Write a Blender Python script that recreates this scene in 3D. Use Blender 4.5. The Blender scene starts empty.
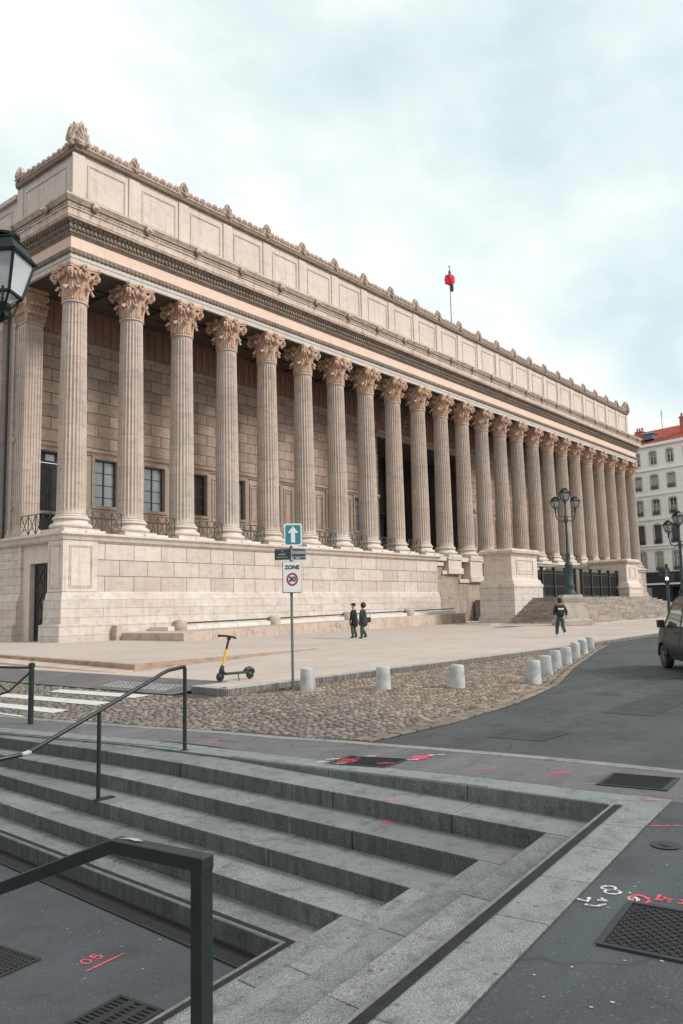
import bpy, bmesh, math, random
from mathutils import Vector, Matrix, noise
random.seed(7)
R = math.radians
PI = math.pi
sc = bpy.context.scene
COL = sc.collection

# ------------------------------------------------------------------ mesh builder
class MB:
    def __init__(s):
        s.v = []; s.f = []; s.r = []
    def add(s, vs, fs, r=None):
        o = len(s.v); s.v += [tuple(p) for p in vs]
        r = random.random() if r is None else r
        for f in fs:
            s.f.append(tuple(i + o for i in f)); s.r.append(r)
    def box(s, a, b, r=None, M=None):
        x0, y0, z0 = a; x1, y1, z1 = b
        vs = [Vector(p) for p in ((x0,y0,z0),(x1,y0,z0),(x1,y1,z0),(x0,y1,z0),(x0,y0,z1),(x1,y0,z1),(x1,y1,z1),(x0,y1,z1))]
        if M is not None: vs = [M @ p for p in vs]
        s.add(vs, [(0,3,2,1),(4,5,6,7),(0,1,5,4),(1,2,6,5),(2,3,7,6),(3,0,4,7)], r)
    def tube(s, pts, rad, n=8, r=None, cap=True):
        pts = [Vector(p) for p in pts]
        if not isinstance(rad, (list, tuple)): rad = [rad]*len(pts)
        vs = []; prev = None
        for i, p in enumerate(pts):
            t = (pts[min(i+1, len(pts)-1)] - pts[max(i-1, 0)]).normalized()
            if prev is None:
                ref = Vector((0,0,1)) if abs(t.z) < .9 else Vector((1,0,0))
                u = t.cross(ref).normalized()
            else:
                u = (prev - t*prev.dot(t)).normalized()
            w = t.cross(u); prev = u
            for k in range(n):
                a = 2*PI*k/n
                vs.append(p + (u*math.cos(a) + w*math.sin(a))*rad[i])
        fs = []
        for i in range(len(pts)-1):
            for k in range(n):
                fs.append((i*n+k, i*n+(k+1)%n, (i+1)*n+(k+1)%n, (i+1)*n+k))
        if cap:
            fs.append(tuple(range(n))[::-1]); fs.append(tuple((len(pts)-1)*n+k for k in range(n)))
        s.add(vs, fs, r)
    def bar(s, p, q, w, h, r=None):
        # rectangular bar from p to q
        p = Vector(p); q = Vector(q); t = (q-p).normalized()
        u = t.cross(Vector((0,0,1)))
        u = u.normalized() if u.length > 1e-4 else Vector((1,0,0))
        v = u.cross(t)
        vs = [c + u*a*w/2 + v*b*h/2 for c in (p, q) for a, b in ((-1,-1),(1,-1),(1,1),(-1,1))]
        s.add(vs, [(0,1,2,3),(7,6,5,4),(0,4,5,1),(1,5,6,2),(2,6,7,3),(3,7,4,0)], r)
    def lathe(s, prof, c=(0,0,0), n=24, r=None, capt=True, ang0=0.):
        c = Vector(c); vs = []; fs = []
        for (rr, z) in prof:
            for k in range(n):
                a = ang0 + 2*PI*k/n
                vs.append(c + Vector((rr*math.cos(a), rr*math.sin(a), z)))
        m = len(prof)
        for i in range(m-1):
            for k in range(n):
                fs.append((i*n+k, i*n+(k+1)%n, (i+1)*n+(k+1)%n, (i+1)*n+k))
        if capt:
            fs.append(tuple(range(n))[::-1]); fs.append(tuple((m-1)*n+k for k in range(n)))
        s.add(vs, fs, r)
    def prism(s, poly, z0, z1, r=None):
        n = len(poly)
        vs = [(x, y, z0) for x, y in poly] + [(x, y, z1) for x, y in poly]
        s.add(vs, [tuple(range(n))[::-1], tuple(range(n, 2*n))] + [(i, (i+1)%n, n+(i+1)%n, n+i) for i in range(n)], r)
    def grid(s, fn, nu, nv, r=None, closed_u=False):
        vs = [fn(i/(nu if closed_u else nu-1), j/(nv-1)) for j in range(nv) for i in range(nu)]
        fs = []
        for j in range(nv-1):
            for i in range(nu if closed_u else nu-1):
                i2 = (i+1) % nu
                fs.append((j*nu+i, j*nu+i2, (j+1)*nu+i2, (j+1)*nu+i))
        s.add(vs, fs, r)
    def build(s, name, m, parent=None, smooth=False, bevel=0, seg=1, loc=None, fixn=True, autos=None):
        me = bpy.data.meshes.new(name)
        me.from_pydata(s.v, [], s.f)
        at = me.attributes.new('rnd', 'FLOAT', 'FACE')
        at.data.foreach_set('value', s.r)
        if fixn or bevel:
            bm = bmesh.new(); bm.from_mesh(me)
            if fixn: bmesh.ops.recalc_face_normals(bm, faces=bm.faces)
            if bevel:
                es = [e for e in bm.edges if len(e.link_faces) == 2 and e.calc_face_angle(0) > .4]
                bmesh.ops.bevel(bm, geom=es, offset=bevel, segments=seg, profile=.5, affect='EDGES', clamp_overlap=True)
            bm.to_mesh(me); bm.free()
        if smooth: me.shade_smooth()
        if autos: me.set_sharp_from_angle(angle=R(autos))
        me.materials.append(m)
        o = bpy.data.objects.new(name, me)
        COL.objects.link(o)
        if parent is not None: o.parent = parent
        if loc is not None: o.location = loc
        return o

def tag(o, label=None, cat=None, group=None, kind=None):
    if label: o['label'] = label
    if cat: o['category'] = cat
    if group: o['group'] = group
    if kind: o['kind'] = kind
    return o
def struct(o): o['kind'] = 'structure'; return o
def empty(name, loc=(0,0,0), rz=0, label=None, cat=None, group=None):
    o = bpy.data.objects.new(name, None); COL.objects.link(o); o.location = loc; o.rotation_euler = (0,0,rz)
    return tag(o, label, cat, group)
def copy_tree(o, parent=None):
    c = o.copy(); COL.objects.link(c)
    if parent is not None:
        c.parent = parent
        c.matrix_parent_inverse = o.matrix_parent_inverse.copy()
    for ch in list(o.children): copy_tree(ch, c)
    return c

# ------------------------------------------------------------------ materials
def nt(name):
    m = bpy.data.materials.new(name); m.use_nodes = True
    n = m.node_tree.nodes; l = m.node_tree.links
    b = n['Principled BSDF']
    return m, n, l, b
def col(c): return (c[0], c[1], c[2], 1)
def noise_node(n, l, vec, scale, detail=4, rough=.55):
    t = n.new('ShaderNodeTexNoise'); t.inputs['Scale'].default_value = scale
    t.inputs['Detail'].default_value = detail; t.inputs['Roughness'].default_value = rough
    l.new(vec, t.inputs['Vector']); return t.outputs['Fac']
def ramp(n, l, fac, stops):
    r = n.new('ShaderNodeValToRGB'); e = r.color_ramp.elements
    while len(e) < len(stops): e.new(.5)
    for i, (p, c) in enumerate(stops):
        e[i].position = p; e[i].color = col(c) if len(c) == 3 else c
    l.new(fac, r.inputs[0]); return r.outputs[0]
def mix(n, l, fac, a, b, mode='MIX'):
    x = n.new('ShaderNodeMix'); x.data_type = 'RGBA'; x.blend_type = mode
    for s_, v in ((0, fac), (6, a), (7, b)):
        if hasattr(v, 'links'): l.new(v, x.inputs[s_])
        else: x.inputs[s_].default_value = v if s_ == 0 else col(v)
    return x.outputs[2]
def g(v): return (v, v, v)
def mth(n, l, op, a, b=0., c=None):
    x = n.new('ShaderNodeMath'); x.operation = op
    for i, v in enumerate((a, b) if c is None else (a, b, c)):
        if hasattr(v, 'links'): l.new(v, x.inputs[i])
        else: x.inputs[i].default_value = v
    return x.outputs[0]
def position(n, obj=False):
    if obj:
        return n.new('ShaderNodeTexCoord').outputs['Object']
    return n.new('ShaderNodeNewGeometry').outputs['Position']
def mapping(n, l, vec, scale=(1,1,1), loc=(0,0,0), rot=(0,0,0)):
    m = n.new('ShaderNodeMapping'); m.inputs['Scale'].default_value = scale
    m.inputs['Location'].default_value = loc; m.inputs['Rotation'].default_value = rot
    l.new(vec, m.inputs['Vector']); return m.outputs[0]
def bump(n, l, b, h, strength=.3, dist=.02, prev=None):
    x = n.new('ShaderNodeBump'); x.inputs['Strength'].default_value = strength; x.inputs['Distance'].default_value = dist
    l.new(h, x.inputs['Height'])
    if prev is not None: l.new(prev, x.inputs['Normal'])
    l.new(x.outputs[0], b.inputs['Normal']); return x.outputs[0]

def stone(name, c1, c2, stain=(.2,.16,.13), stain_amt=.5, rough=.85, brick=None, rnd=.0, streak=.5, speck=.15,
          bstr=.35, obj=False, sc_big=.35, course=None, pos=(0,0)):
    """limestone: two tones in large clouds, dirt stains, rain streaks, fine grain, optional masonry joints"""
    m, n, l, b = nt(name)
    P = position(n, obj)
    big = noise_node(n, l, P, sc_big, 5, .6)
    c = mix(n, l, ramp(n, l, big, [(.3, g(0)), (.7, g(1))]), c1, c2)
    med = noise_node(n, l, mapping(n, l, P, (1,1,1.6)), 1.9, 6, .65)
    sm = ramp(n, l, med, [(.48, g(0)), (.75, g(stain_amt))])
    c = mix(n, l, sm, c, stain)
    if streak:
        st = noise_node(n, l, mapping(n, l, P, (2.2,2.2,.16)), 1.4, 5, .6)
        c = mix(n, l, ramp(n, l, st, [(.5, g(0)), (.78, g(streak))]), c, stain)
    fine = noise_node(n, l, P, 28, 4, .7)
    c = mix(n, l, speck, c, ramp(n, l, fine, [(.25, g(.25)), (.75, g(1))]), 'MULTIPLY')
    hsum = mth(n, l, 'MULTIPLY', fine, .35)
    if rnd:
        a = n.new('ShaderNodeAttribute'); a.attribute_name = 'rnd'
        c = mix(n, l, rnd, c, ramp(n, l, a.outputs['Fac'], [(0, g(.35)), (1, (1,.97,.94))]), 'MULTIPLY')
    if brick:
        w, h, mort, z0, x0, dark, var = brick
        sp = n.new('ShaderNodeSeparateXYZ'); l.new(P, sp.inputs[0])
        cb = n.new('ShaderNodeCombineXYZ')
        l.new(mth(n, l, 'ADD', mth(n, l, 'ADD', sp.outputs[0], sp.outputs[1]), -x0), cb.inputs[0])
        l.new(mth(n, l, 'ADD', sp.outputs[2], -z0), cb.inputs[1])
        bt = n.new('ShaderNodeTexBrick'); l.new(cb.outputs[0], bt.inputs['Vector'])
        bt.inputs['Scale'].default_value = 1; bt.inputs['Brick Width'].default_value = w; bt.inputs['Row Height'].default_value = h
        bt.inputs['Mortar Size'].default_value = mort; bt.inputs['Mortar Smooth'].default_value = .2
        bt.inputs['Color1'].default_value = col(g(1-var)); bt.inputs['Color2'].default_value = col(g(1)); bt.inputs['Mortar'].default_value = col(g(.95))
        bt.offset = .5
        c = mix(n, l, 1., c, bt.outputs['Color'], 'MULTIPLY')
        c = mix(n, l, mth(n, l, 'MULTIPLY', bt.outputs['Fac'], dark), c, (.1,.08,.065))
        hsum = mth(n, l, 'SUBTRACT', hsum, mth(n, l, 'MULTIPLY', bt.outputs['Fac'], 1.2))
    l.new(c, b.inputs['Base Color']); b.inputs['Roughness'].default_value = rough
    b.inputs['Specular IOR Level'].default_value = .25
    bump(n, l, b, hsum, bstr, .03)
    return m

def simple(name, c, rough=.5, metal=0, spec=.5, var=.15, scale=6, bstr=0, obj=True, c2=None):
    m, n, l, b = nt(name)
    P = position(n, obj)
    f = noise_node(n, l, P, scale, 4, .6)
    cc = mix(n, l, ramp(n, l, f, [(.35, g(0)), (.7, g(1))]), c, c2 if c2 else tuple(x*(1-var) for x in c))
    l.new(cc, b.inputs['Base Color'])
    b.inputs['Roughness'].default_value = rough; b.inputs['Metallic'].default_value = metal
    b.inputs['Specular IOR Level'].default_value = spec
    if bstr: bump(n, l, b, noise_node(n, l, P, scale*6, 3), bstr, .01)
    return m

M = {}
# limestone tones
LT = (.63,.57,.52); LP = (.575,.475,.415); DK = (.30,.25,.225)
M['podium']   = stone('podium_stone', LT, LP, DK, .45, brick=(1.97,.915,.022,2.70,27.8-1.97+38.66,.95,.20), streak=.35)
M['base']     = stone('base_stone', (.64,.60,.56), LP, DK, .6, brick=(3.1,.48,.014,-.1,3,.6,.12), streak=.45)
M['plain']    = stone('plain_stone', LT, LP, DK, .4, streak=.45)
M['white']    = stone('fresh_stone', (.68,.65,.61), (.62,.58,.54), DK, .3, streak=.2)
M['attic']    = stone('attic_stone', (.64,.57,.515), (.585,.50,.44), (.30,.255,.22), .35, streak=.45)
M['cornice']  = stone('cornice_stone', (.61,.52,.455), (.56,.44,.37), (.17,.14,.115), .6, streak=.6)
M['frieze']   = stone('frieze_stone', (.75,.57,.465), (.71,.52,.42), (.45,.33,.26), .35, streak=.25)
M['arch']     = stone('architrave_stone', (.58,.55,.52), (.52,.47,.43), DK, .35, streak=.3)
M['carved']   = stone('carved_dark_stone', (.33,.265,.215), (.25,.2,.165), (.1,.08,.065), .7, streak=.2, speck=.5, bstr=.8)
M['shaft']    = stone('shaft_stone', (.585,.485,.42), (.50,.41,.35), (.22,.185,.16), .5, brick=(60,1.98,.014,6.2,-10,.45,.10), streak=.42)
M['capital']  = stone('capital_stone', (.70,.45,.32), (.64,.49,.39), (.20,.10,.065), .65, streak=.2, speck=.45, bstr=.9, sc_big=.9)
M['crest']    = stone('cresting_stone', (.50,.375,.31), (.58,.43,.35), (.17,.13,.11), .65, streak=.3, speck=.4, bstr=.8)
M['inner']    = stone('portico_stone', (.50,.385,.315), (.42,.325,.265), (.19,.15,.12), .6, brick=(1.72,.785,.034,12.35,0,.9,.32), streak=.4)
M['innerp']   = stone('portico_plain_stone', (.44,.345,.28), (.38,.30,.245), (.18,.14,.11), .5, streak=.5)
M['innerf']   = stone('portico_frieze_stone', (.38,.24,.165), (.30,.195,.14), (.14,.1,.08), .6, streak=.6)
M['ceil']     = stone('portico_ceiling', (.11,.09,.075), (.08,.065,.055), (.08,.07,.06), .5, streak=0)  # dark tone also holds the deep shade under the portico
M['dirty']    = stone('weathered_wall_stone', (.44,.36,.30), (.37,.30,.25), (.16,.13,.11), .75, brick=(2.6,1.9,.012,.2,2,.5,.12), streak=.8)
M['stair']    = stone('entrance_step_stone', (.42,.365,.32), (.33,.28,.245), (.10,.082,.07), .85, rnd=.5, streak=.5, sc_big=.9)
M['bench']    = stone('bench_stone', (.56,.46,.39), (.48,.38,.32), (.2,.16,.13), .7, rnd=.25, streak=.3, sc_big=.8)
M['bollard']  = stone('bollard_stone', (.52,.53,.525), (.38,.39,.385), (.16,.16,.15), .9, obj=True, streak=.6, sc_big=3., speck=.35)
M['lampbase'] = stone('lamp_base_stone', (.52,.45,.39), (.46,.38,.32), (.22,.18,.15), .6, streak=.4)

def plaza_mat():
    m, n, l, b = nt('plaza_paving')
    P = position(n)
    big = noise_node(n, l, P, .22, 5, .6)
    c = mix(n, l, ramp(n, l, big, [(.35, g(0)), (.7, g(1))]), (.47,.40,.36), (.41,.342,.305))
    st = noise_node(n, l, mapping(n, l, P, (.5,1.7,1)), .9, 6, .65)
    c = mix(n, l, ramp(n, l, st, [(.5, g(0)), (.72, g(.5))]), c, (.29,.235,.205))
    fine = noise_node(n, l, P, 40, 3, .7)
    c = mix(n, l, .18, c, ramp(n, l, fine, [(.3, g(.3)), (.7, g(1))]), 'MULTIPLY')
    bt = n.new('ShaderNodeTexBrick'); l.new(mapping(n, l, P, loc=(3.2,1.35,0)), bt.inputs['Vector'])
    bt.inputs['Scale'].default_value = 1; bt.inputs['Brick Width'].default_value = 6; bt.inputs['Row Height'].default_value = 4.2
    bt.inputs['Mortar Size'].default_value = .012; bt.inputs['Mortar Smooth'].default_value = .1
    c = mix(n, l, mth(n, l, 'MULTIPLY', bt.outputs['Fac'], .8), c, (.17,.14,.12))
    blot = noise_node(n, l, P, 2.3, 7, .75)
    c = mix(n, l, ramp(n, l, blot, [(.53, g(0)), (.68, g(.4))]), c, (.27,.225,.20))
    dots = n.new('ShaderNodeTexVoronoi'); dots.inputs['Scale'].default_value = .9; l.new(P, dots.inputs['Vector'])
    c = mix(n, l, ramp(n, l, dots.outputs['Distance'], [(.02, g(.5)), (.05, g(0))]), c, (.12,.1,.09))
    l.new(c, b.inputs['Base Color']); b.inputs['Roughness'].default_value = .8; b.inputs['Specular IOR Level'].default_value = .3
    bump(n, l, b, fine, .15, .01)
    return m
M['plaza'] = plaza_mat()

def asphalt_mat(name, base, patch, crack=True, scale=1., spots=.5):
    m, n, l, b = nt(name)
    P = position(n)
    big = noise_node(n, l, P, .45*scale, 5, .6)
    c = mix(n, l, ramp(n, l, big, [(.35, g(0)), (.68, g(1))]), base, patch)
    med = noise_node(n, l, P, 3.2*scale, 6, .7)
    c = mix(n, l, ramp(n, l, med, [(.52, g(0)), (.72, g(.45))]), c, tuple(x*.6 for x in base))
    fine = noise_node(n, l, P, 80, 4, .85)
    c = mix(n, l, .7, c, ramp(n, l, fine, [(.35, g(.35)), (.6, g(1)), (.72, g(1.5))]), 'MULTIPLY')
    v = n.new('ShaderNodeTexVoronoi'); v.inputs['Scale'].default_value = 5; l.new(P, v.inputs['Vector'])
    c = mix(n, l, ramp(n, l, v.outputs['Distance'], [(.045, g(spots)), (.075, g(0))]), c, (.3,.29,.28))
    ag = n.new('ShaderNodeTexVoronoi'); ag.inputs['Scale'].default_value = 55; l.new(P, ag.inputs['Vector'])
    agc = n.new('ShaderNodeSeparateColor'); l.new(ag.outputs['Color'], agc.inputs[0])
    c = mix(n, l, mth(n, l, 'MULTIPLY', ramp(n, l, agc.outputs[0], [(.90, g(0)), (.97, g(.3))]), ramp(n, l, ag.outputs['Distance'], [(.3, g(1)), (.45, g(0))])), c, (.22,.215,.21))
    wear = noise_node(n, l, mapping(n, l, P, (.12,1.3,1), rot=(0,0,.12)), 1.2, 5, .6)
    c = mix(n, l, ramp(n, l, wear, [(.48, g(0)), (.68, g(.35))]), c, tuple(x*1.7 for x in base))
    oil = noise_node(n, l, P, 1.1, 3, .5)
    c = mix(n, l, ramp(n, l, oil, [(.64, g(0)), (.72, g(.5))]), c, tuple(x*.45 for x in base))
    if crack:
        w = n.new('ShaderNodeTexVoronoi'); w.feature = 'DISTANCE_TO_EDGE'; w.inputs['Scale'].default_value = .3
        wn = n.new('ShaderNodeTexNoise'); wn.inputs['Scale'].default_value = 1.4; l.new(P, wn.inputs['Vector'])
        va = n.new('ShaderNodeVectorMath'); va.operation = 'MULTIPLY_ADD'
        l.new(wn.outputs['Color'], va.inputs[0]); va.inputs[1].default_value = (1.2,1.2,0); l.new(P, va.inputs[2])
        l.new(va.outputs[0], w.inputs['Vector'])
        c = mix(n, l, ramp(n, l, w.outputs['Distance'], [(0, g(.55)), (.006, g(0))]), c, tuple(x*.35 for x in base))
    l.new(c, b.inputs['Base Color']); b.inputs['Specular IOR Level'].default_value = .35
    l.new(ramp(n, l, med, [(.3, g(.62)), (.7, g(.9))]), b.inputs['Roughness'])
    bump(n, l, b, fine, .5, .006)
    return m
M['road']  = asphalt_mat('road_asphalt', (.050,.053,.057), (.07,.073,.077))
M['walk']  = asphalt_mat('pavement_asphalt', (.052,.062,.069), (.078,.088,.095), spots=.6)
M['walk2'] = asphalt_mat('purple_grey_asphalt', (.115,.11,.118), (.145,.138,.144), spots=.4)
M['apron'] = asphalt_mat('apron_asphalt', (.12,.112,.112), (.15,.14,.14), crack=False)
M['pit']   = asphalt_mat('lower_asphalt', (.046,.054,.061), (.075,.083,.091), spots=.4, crack=False)

def granite_mat(name, c0, c1, rnd=.3, dirt=.5, grain=.72):
    m, n, l, b = nt(name)
    P = position(n)
    gn = n.new('ShaderNodeNewGeometry')
    fine = noise_node(n, l, P, 105, 3, .9)
    f2 = noise_node(n, l, P, 38, 5, .8)
    big = noise_node(n, l, P, 1.1, 6, .65)
    c = mix(n, l, ramp(n, l, big, [(.3, g(0)), (.7, g(1))]), c0, c1)
    c = mix(n, l, grain, c, ramp(n, l, fine, [(.36, g(.2)), (.5, g(.95)), (.62, g(2.0))]), 'MULTIPLY')
    c = mix(n, l, .35, c, ramp(n, l, f2, [(.35, g(.5)), (.65, g(1.2))]), 'MULTIPLY')
    a = n.new('ShaderNodeAttribute'); a.attribute_name = 'rnd'
    c = mix(n, l, rnd, c, ramp(n, l, a.outputs['Fac'], [(0, g(.6)), (1, g(1.15))]), 'MULTIPLY')
    # upright faces darkened: riser shade put into the colour, mixed with grime streaks
    sp = n.new('ShaderNodeSeparateXYZ'); l.new(gn.outputs['True Normal'], sp.inputs[0])
    up = mth(n, l, 'SUBTRACT', 1., mth(n, l, 'ABSOLUTE', sp.outputs[2]))
    st = noise_node(n, l, mapping(n, l, P, (1,1,.06)), 16, 5, .7)
    shade_grime = mth(n, l, 'MULTIPLY', up, ramp(n, l, st, [(.25, g(.25)), (.7, g(dirt))]))
    c = mix(n, l, shade_grime, c, (.018,.02,.021))
    sp2 = noise_node(n, l, P, 5, 6, .75)
    c = mix(n, l, ramp(n, l, sp2, [(.50, g(0)), (.66, g(.55))]), c, (.045,.046,.048))
    sp3 = noise_node(n, l, P, 1.7, 7, .8)
    c = mix(n, l, ramp(n, l, sp3, [(.55, g(0)), (.72, g(.4))]), c, (.26,.25,.24))
    v = n.new('ShaderNodeTexVoronoi'); v.inputs['Scale'].default_value = 6.5; l.new(P, v.inputs['Vector'])
    c = mix(n, l, ramp(n, l, v.outputs['Distance'], [(.07, g(.6)), (.12, g(0))]), c, (.03,.03,.03))
    l.new(c, b.inputs['Base Color']); b.inputs['Roughness'].default_value = .75; b.inputs['Specular IOR Level'].default_value = .35
    bump(n, l, b, fine, .35, .004)
    return m
M['granite']  = granite_mat('step_granite', (.14,.15,.156), (.205,.208,.212), rnd=.55, dirt=.76)
M['coping']   = granite_mat('coping_granite', (.165,.184,.187), (.21,.226,.227), rnd=.22, dirt=.6, grain=.65)
M['kerblight']= granite_mat('kerb_granite', (.20,.20,.20), (.25,.245,.24), rnd=.2, dirt=.5)

def cobble_mat():
    m, n, l, b = nt('cobble_stone')
    P = position(n)
    a = n.new('ShaderNodeAttribute'); a.attribute_name = 'rnd'
    c = ramp(n, l, a.outputs['Fac'], [(0, (.105,.08,.062)), (.35, (.19,.142,.108)), (.7, (.27,.20,.152)), (.93, (.39,.30,.235)), (1, (.22,.21,.20))])
    big = noise_node(n, l, P, .5, 4, .6)
    c = mix(n, l, ramp(n, l, big, [(.35, g(.0)), (.7, g(.55))]), c, (.13,.12,.112))
    # greyer towards the carriageway where tyres polish the setts
    sp = n.new('ShaderNodeSeparateXYZ'); l.new(P, sp.inputs[0])
    gx = ramp(n, l, mth(n, l, 'MULTIPLY', mth(n, l, 'ADD', sp.outputs[0], -8.), .14), [(0, g(.6)), (.7, g(0))])
    c = mix(n, l, gx, c, mix(n, l, a.outputs['Fac'], (.075,.075,.076), (.145,.14,.138)))
    f = noise_node(n, l, P, 45, 4, .7)
    c = mix(n, l, .4, c, ramp(n, l, f, [(.3, g(.4)), (.7, g(1.2))]), 'MULTIPLY')
    l.new(c, b.inputs['Base Color']); b.inputs['Roughness'].default_value = .7; b.inputs['Specular IOR Level'].default_value = .35
    bump(n, l, b, f, .4, .01)
    return m
M['cobble'] = cobble_mat()
M['joint'] = simple('joint_dirt', (.05,.043,.036), .95, var=.4, scale=3, obj=False)
M['paint_white'] = simple('worn_white_paint', (.62,.61,.58), .7, var=.45, scale=9, obj=False, c2=(.33,.32,.30))
M['paint_pink'] = simple('pink_spray_paint', (.85,.09,.13), .6, var=.3, scale=25, obj=False, c2=(.6,.10,.12))
M['paint_spray'] = simple('white_spray_paint', (.72,.72,.70), .6, var=.4, scale=22, obj=False)
def spray(name, c, cov=.45):
    m, n, l, b = nt(name)
    P = position(n)
    f = noise_node(n, l, P, 120, 4, .8); f2 = noise_node(n, l, P, 22, 4, .7)
    b.inputs['Base Color'].default_value = col(c); b.inputs['Roughness'].default_value = .75; b.inputs['Specular IOR Level'].default_value = .2
    tr_ = n.new('ShaderNodeBsdfTransparent'); mx_ = n.new('ShaderNodeMixShader')
    a = mth(n, l, 'ADD', mth(n, l, 'MULTIPLY', f, .6), mth(n, l, 'MULTIPLY', f2, .4))
    l.new(ramp(n, l, a, [(cov-.07, g(.15)), (cov+.04, g(.92))]), mx_.inputs[0])
    l.new(tr_.outputs[0], mx_.inputs[1]); l.new(b.outputs[0], mx_.inputs[2]); l.new(mx_.outputs[0], n['Material Output'].inputs['Surface'])
    return m
M['paint_pink'] = spray('pink_spray_paint', (.72,.085,.13), .47)
M['paint_spray'] = spray('white_spray_paint', (.60,.62,.62), .48)
M['paint_white'] = spray('worn_white_road_paint', (.60,.59,.57), .45)
M['tactile'] = simple('worn_tactile_paint', (.42,.40,.385), .8, var=.4, scale=7, obj=False)
M['black'] = simple('black_metal', (.018,.024,.024), .35, 0, .5, .3, 20)
M['railm'] = simple('dark_green_painted_metal', (.018,.026,.026), .38, 0, .4, .35, 14, bstr=.08)
M['iron'] = simple('wrought_iron', (.06,.055,.05), .55, 0, .4, .4, 6)
M['gate'] = simple('dark_gate_metal', (.035,.034,.033), .5, 0, .4, .4, 3)
M['teal'] = simple('teal_lamp_paint', (.035,.075,.078), .5, 0, .35, .45, 5, c2=(.018,.035,.038))
M['lantmetal'] = simple('black_green_lantern_metal', (.010,.018,.019), .5, 0, .2, .4, 12)
M['galv'] = simple('galvanised_pole', (.17,.19,.18), .5, .3, .5, .3, 6)
M['chip_glint'] = simple('paint_chip_glint', (.36,.37,.37), .6)
M['strip'] = simple('anti_slip_black_strip', (.018,.019,.02), .8, 0, .3, .5, 12, obj=False, bstr=.3)
M['nosing'] = simple('worn_metal_nosing', (.22,.22,.215), .45, .4, .5, .4, 14, obj=False)
M['wood'] = simple('dark_door_paint', (.035,.038,.042), .4, 0, .4, .4, 2)
M['roof'] = simple('roof_tiles', (.36,.085,.06), .9, 0, .1, .45, 1.2, bstr=.5, c2=(.22,.055,.04))
M['chim'] = simple('chimney_brick', (.48,.14,.09), .85, 0, .2, .3, 1.5)
M['slate'] = simple('roof_slate', (.12,.14,.17), .6)
M['render'] = stone('painted_render', (.88,.855,.82), (.85,.81,.77), (.6,.55,.5), .2, streak=.2, sc_big=.15, speck=.04)
M['shopdark'] = simple('dark_shopfront', (.022,.026,.03), .5, 0, .4, .5, .8)
M['winframe'] = simple('window_paint', (.05,.055,.06), .5)
M['shutter'] = simple('closed_shutter', (.10,.105,.11), .6)
M['blind'] = simple('pale_blind', (.50,.46,.41), .7)
M['whitewood'] = simple('white_sash', (.62,.60,.57), .6)

def glass(name, c, rough=.06):
    m, n, l, b = nt(name)
    P = position(n, True)
    f = noise_node(n, l, P, .8, 3)
    l.new(mix(n, l, f, c, tuple(x*.4 for x in c)), b.inputs['Base Color'])
    b.inputs['Roughness'].default_value = rough; b.inputs['Specular IOR Level'].default_value = 1.
    b.inputs['Coat Weight'].default_value = .7; b.inputs['Coat Roughness'].default_value = .03
    bump(n, l, b, noise_node(n, l, P, 1.7, 2), .04, .05)
    return m
M['glass'] = glass('window_glass', (.34,.40,.42))
M['glassd'] = glass('dark_window_glass', (.03,.035,.038))
def lantern_glass():
    m, n, l, b = nt('frosted_lantern_glass')
    b.inputs['Base Color'].default_value = (.80,.85,.87,1); b.inputs['Roughness'].default_value = .5
    b.inputs['Transmission Weight'].default_value = .55
    b.inputs['IOR'].default_value = 1.1
    P = position(n, True)
    bump(n, l, b, noise_node(n, l, P, 9, 3), .1, .01)
    return m
M['lglass'] = lantern_glass()
M['lglass2'] = simple('dusty_lamp_glass', (.26,.26,.245), .25, 0, .6, .5, 6)

# ------------------------------------------------------------------ levels and frames
def clamp(t): return max(0., min(1., t))
def sm(t): t = clamp(t); return t*t*(3-2*t)
def gz(x, y):
    """lie of the land: carriageway -0.15, rising to -0.08 by the steps' right corner and falling to -0.23 along them"""
    near = sm((11.2-x)/3.0); s = sm((y-2.2)/6.2)
    return -.15*(1-near) + near*(-.08-.15*s)
O2 = Vector((6.686, 2.629)); AX = Vector((-.9945, -.1045)); BX = Vector((-.1045, .9945))
_c, _s = math.cos(R(9.4)), math.sin(R(9.4))
BP = BX*_c - AX*_s
def sk(p, q):                                     # skew frame of the sunken steps; the upper treads flare at the far end
    if q > 6: p = p + min(q-6, 8)*(.13*clamp((1.45-p)/1.0) + .09*clamp((.45-p)/.45))*clamp((p+6)/5)
    return O2 + AX*p + BP*q
def ab(a, b_): return O2 + AX*a + BX*b_
PK = [0, .498, .98, 1.45, 1.87, 2.26]; QK = [0, .415, .83, 1.235, 1.64, 2.0]
PITP, PITQ = 9.5, 17.

# ------------------------------------------------------------------ ground
def axis(vals):
    return sorted(set(round(v, 4) for v in vals))
ps = [-1600,-600,-250,-120,-60,-40,-30] + [-25+.5*i for i in range(51)] + [.0, .4, 1, 2, 4, 6.5, PITP, 12, 20, 60, 300, 1500]
qs = [-1600,-500,-150,-60,-30,-18,-12,-8,-5] + [-4+.5*i for i in range(43)] + [PITQ, 17.6, 24, 40, 80, 200, 600, 1600]
ps, qs = axis(ps), axis(qs)
qs = [q for q in qs if not (16.8 < q < 17.5 and q != PITQ)]
mb = MB()
idx = {}
vs = []
for i, p in enumerate(ps):
    for j, q in enumerate(qs):
        w = sk(p, q); idx[i, j] = len(vs); vs.append((w.x, w.y, gz(w.x, w.y)))
fs = []
for i in range(len(ps)-1):
    for j in range(len(qs)-1):
        if ps[i] >= -.01 and ps[i+1] <= PITP+.01 and qs[j] >= -.01 and qs[j+1] <= PITQ+.01: continue
        fs.append((idx[i,j], idx[i+1,j], idx[i+1,j+1], idx[i,j+1]))
mb.add(vs, fs, .5)
struct(mb.build('ground', M['road'], smooth=True))

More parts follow.
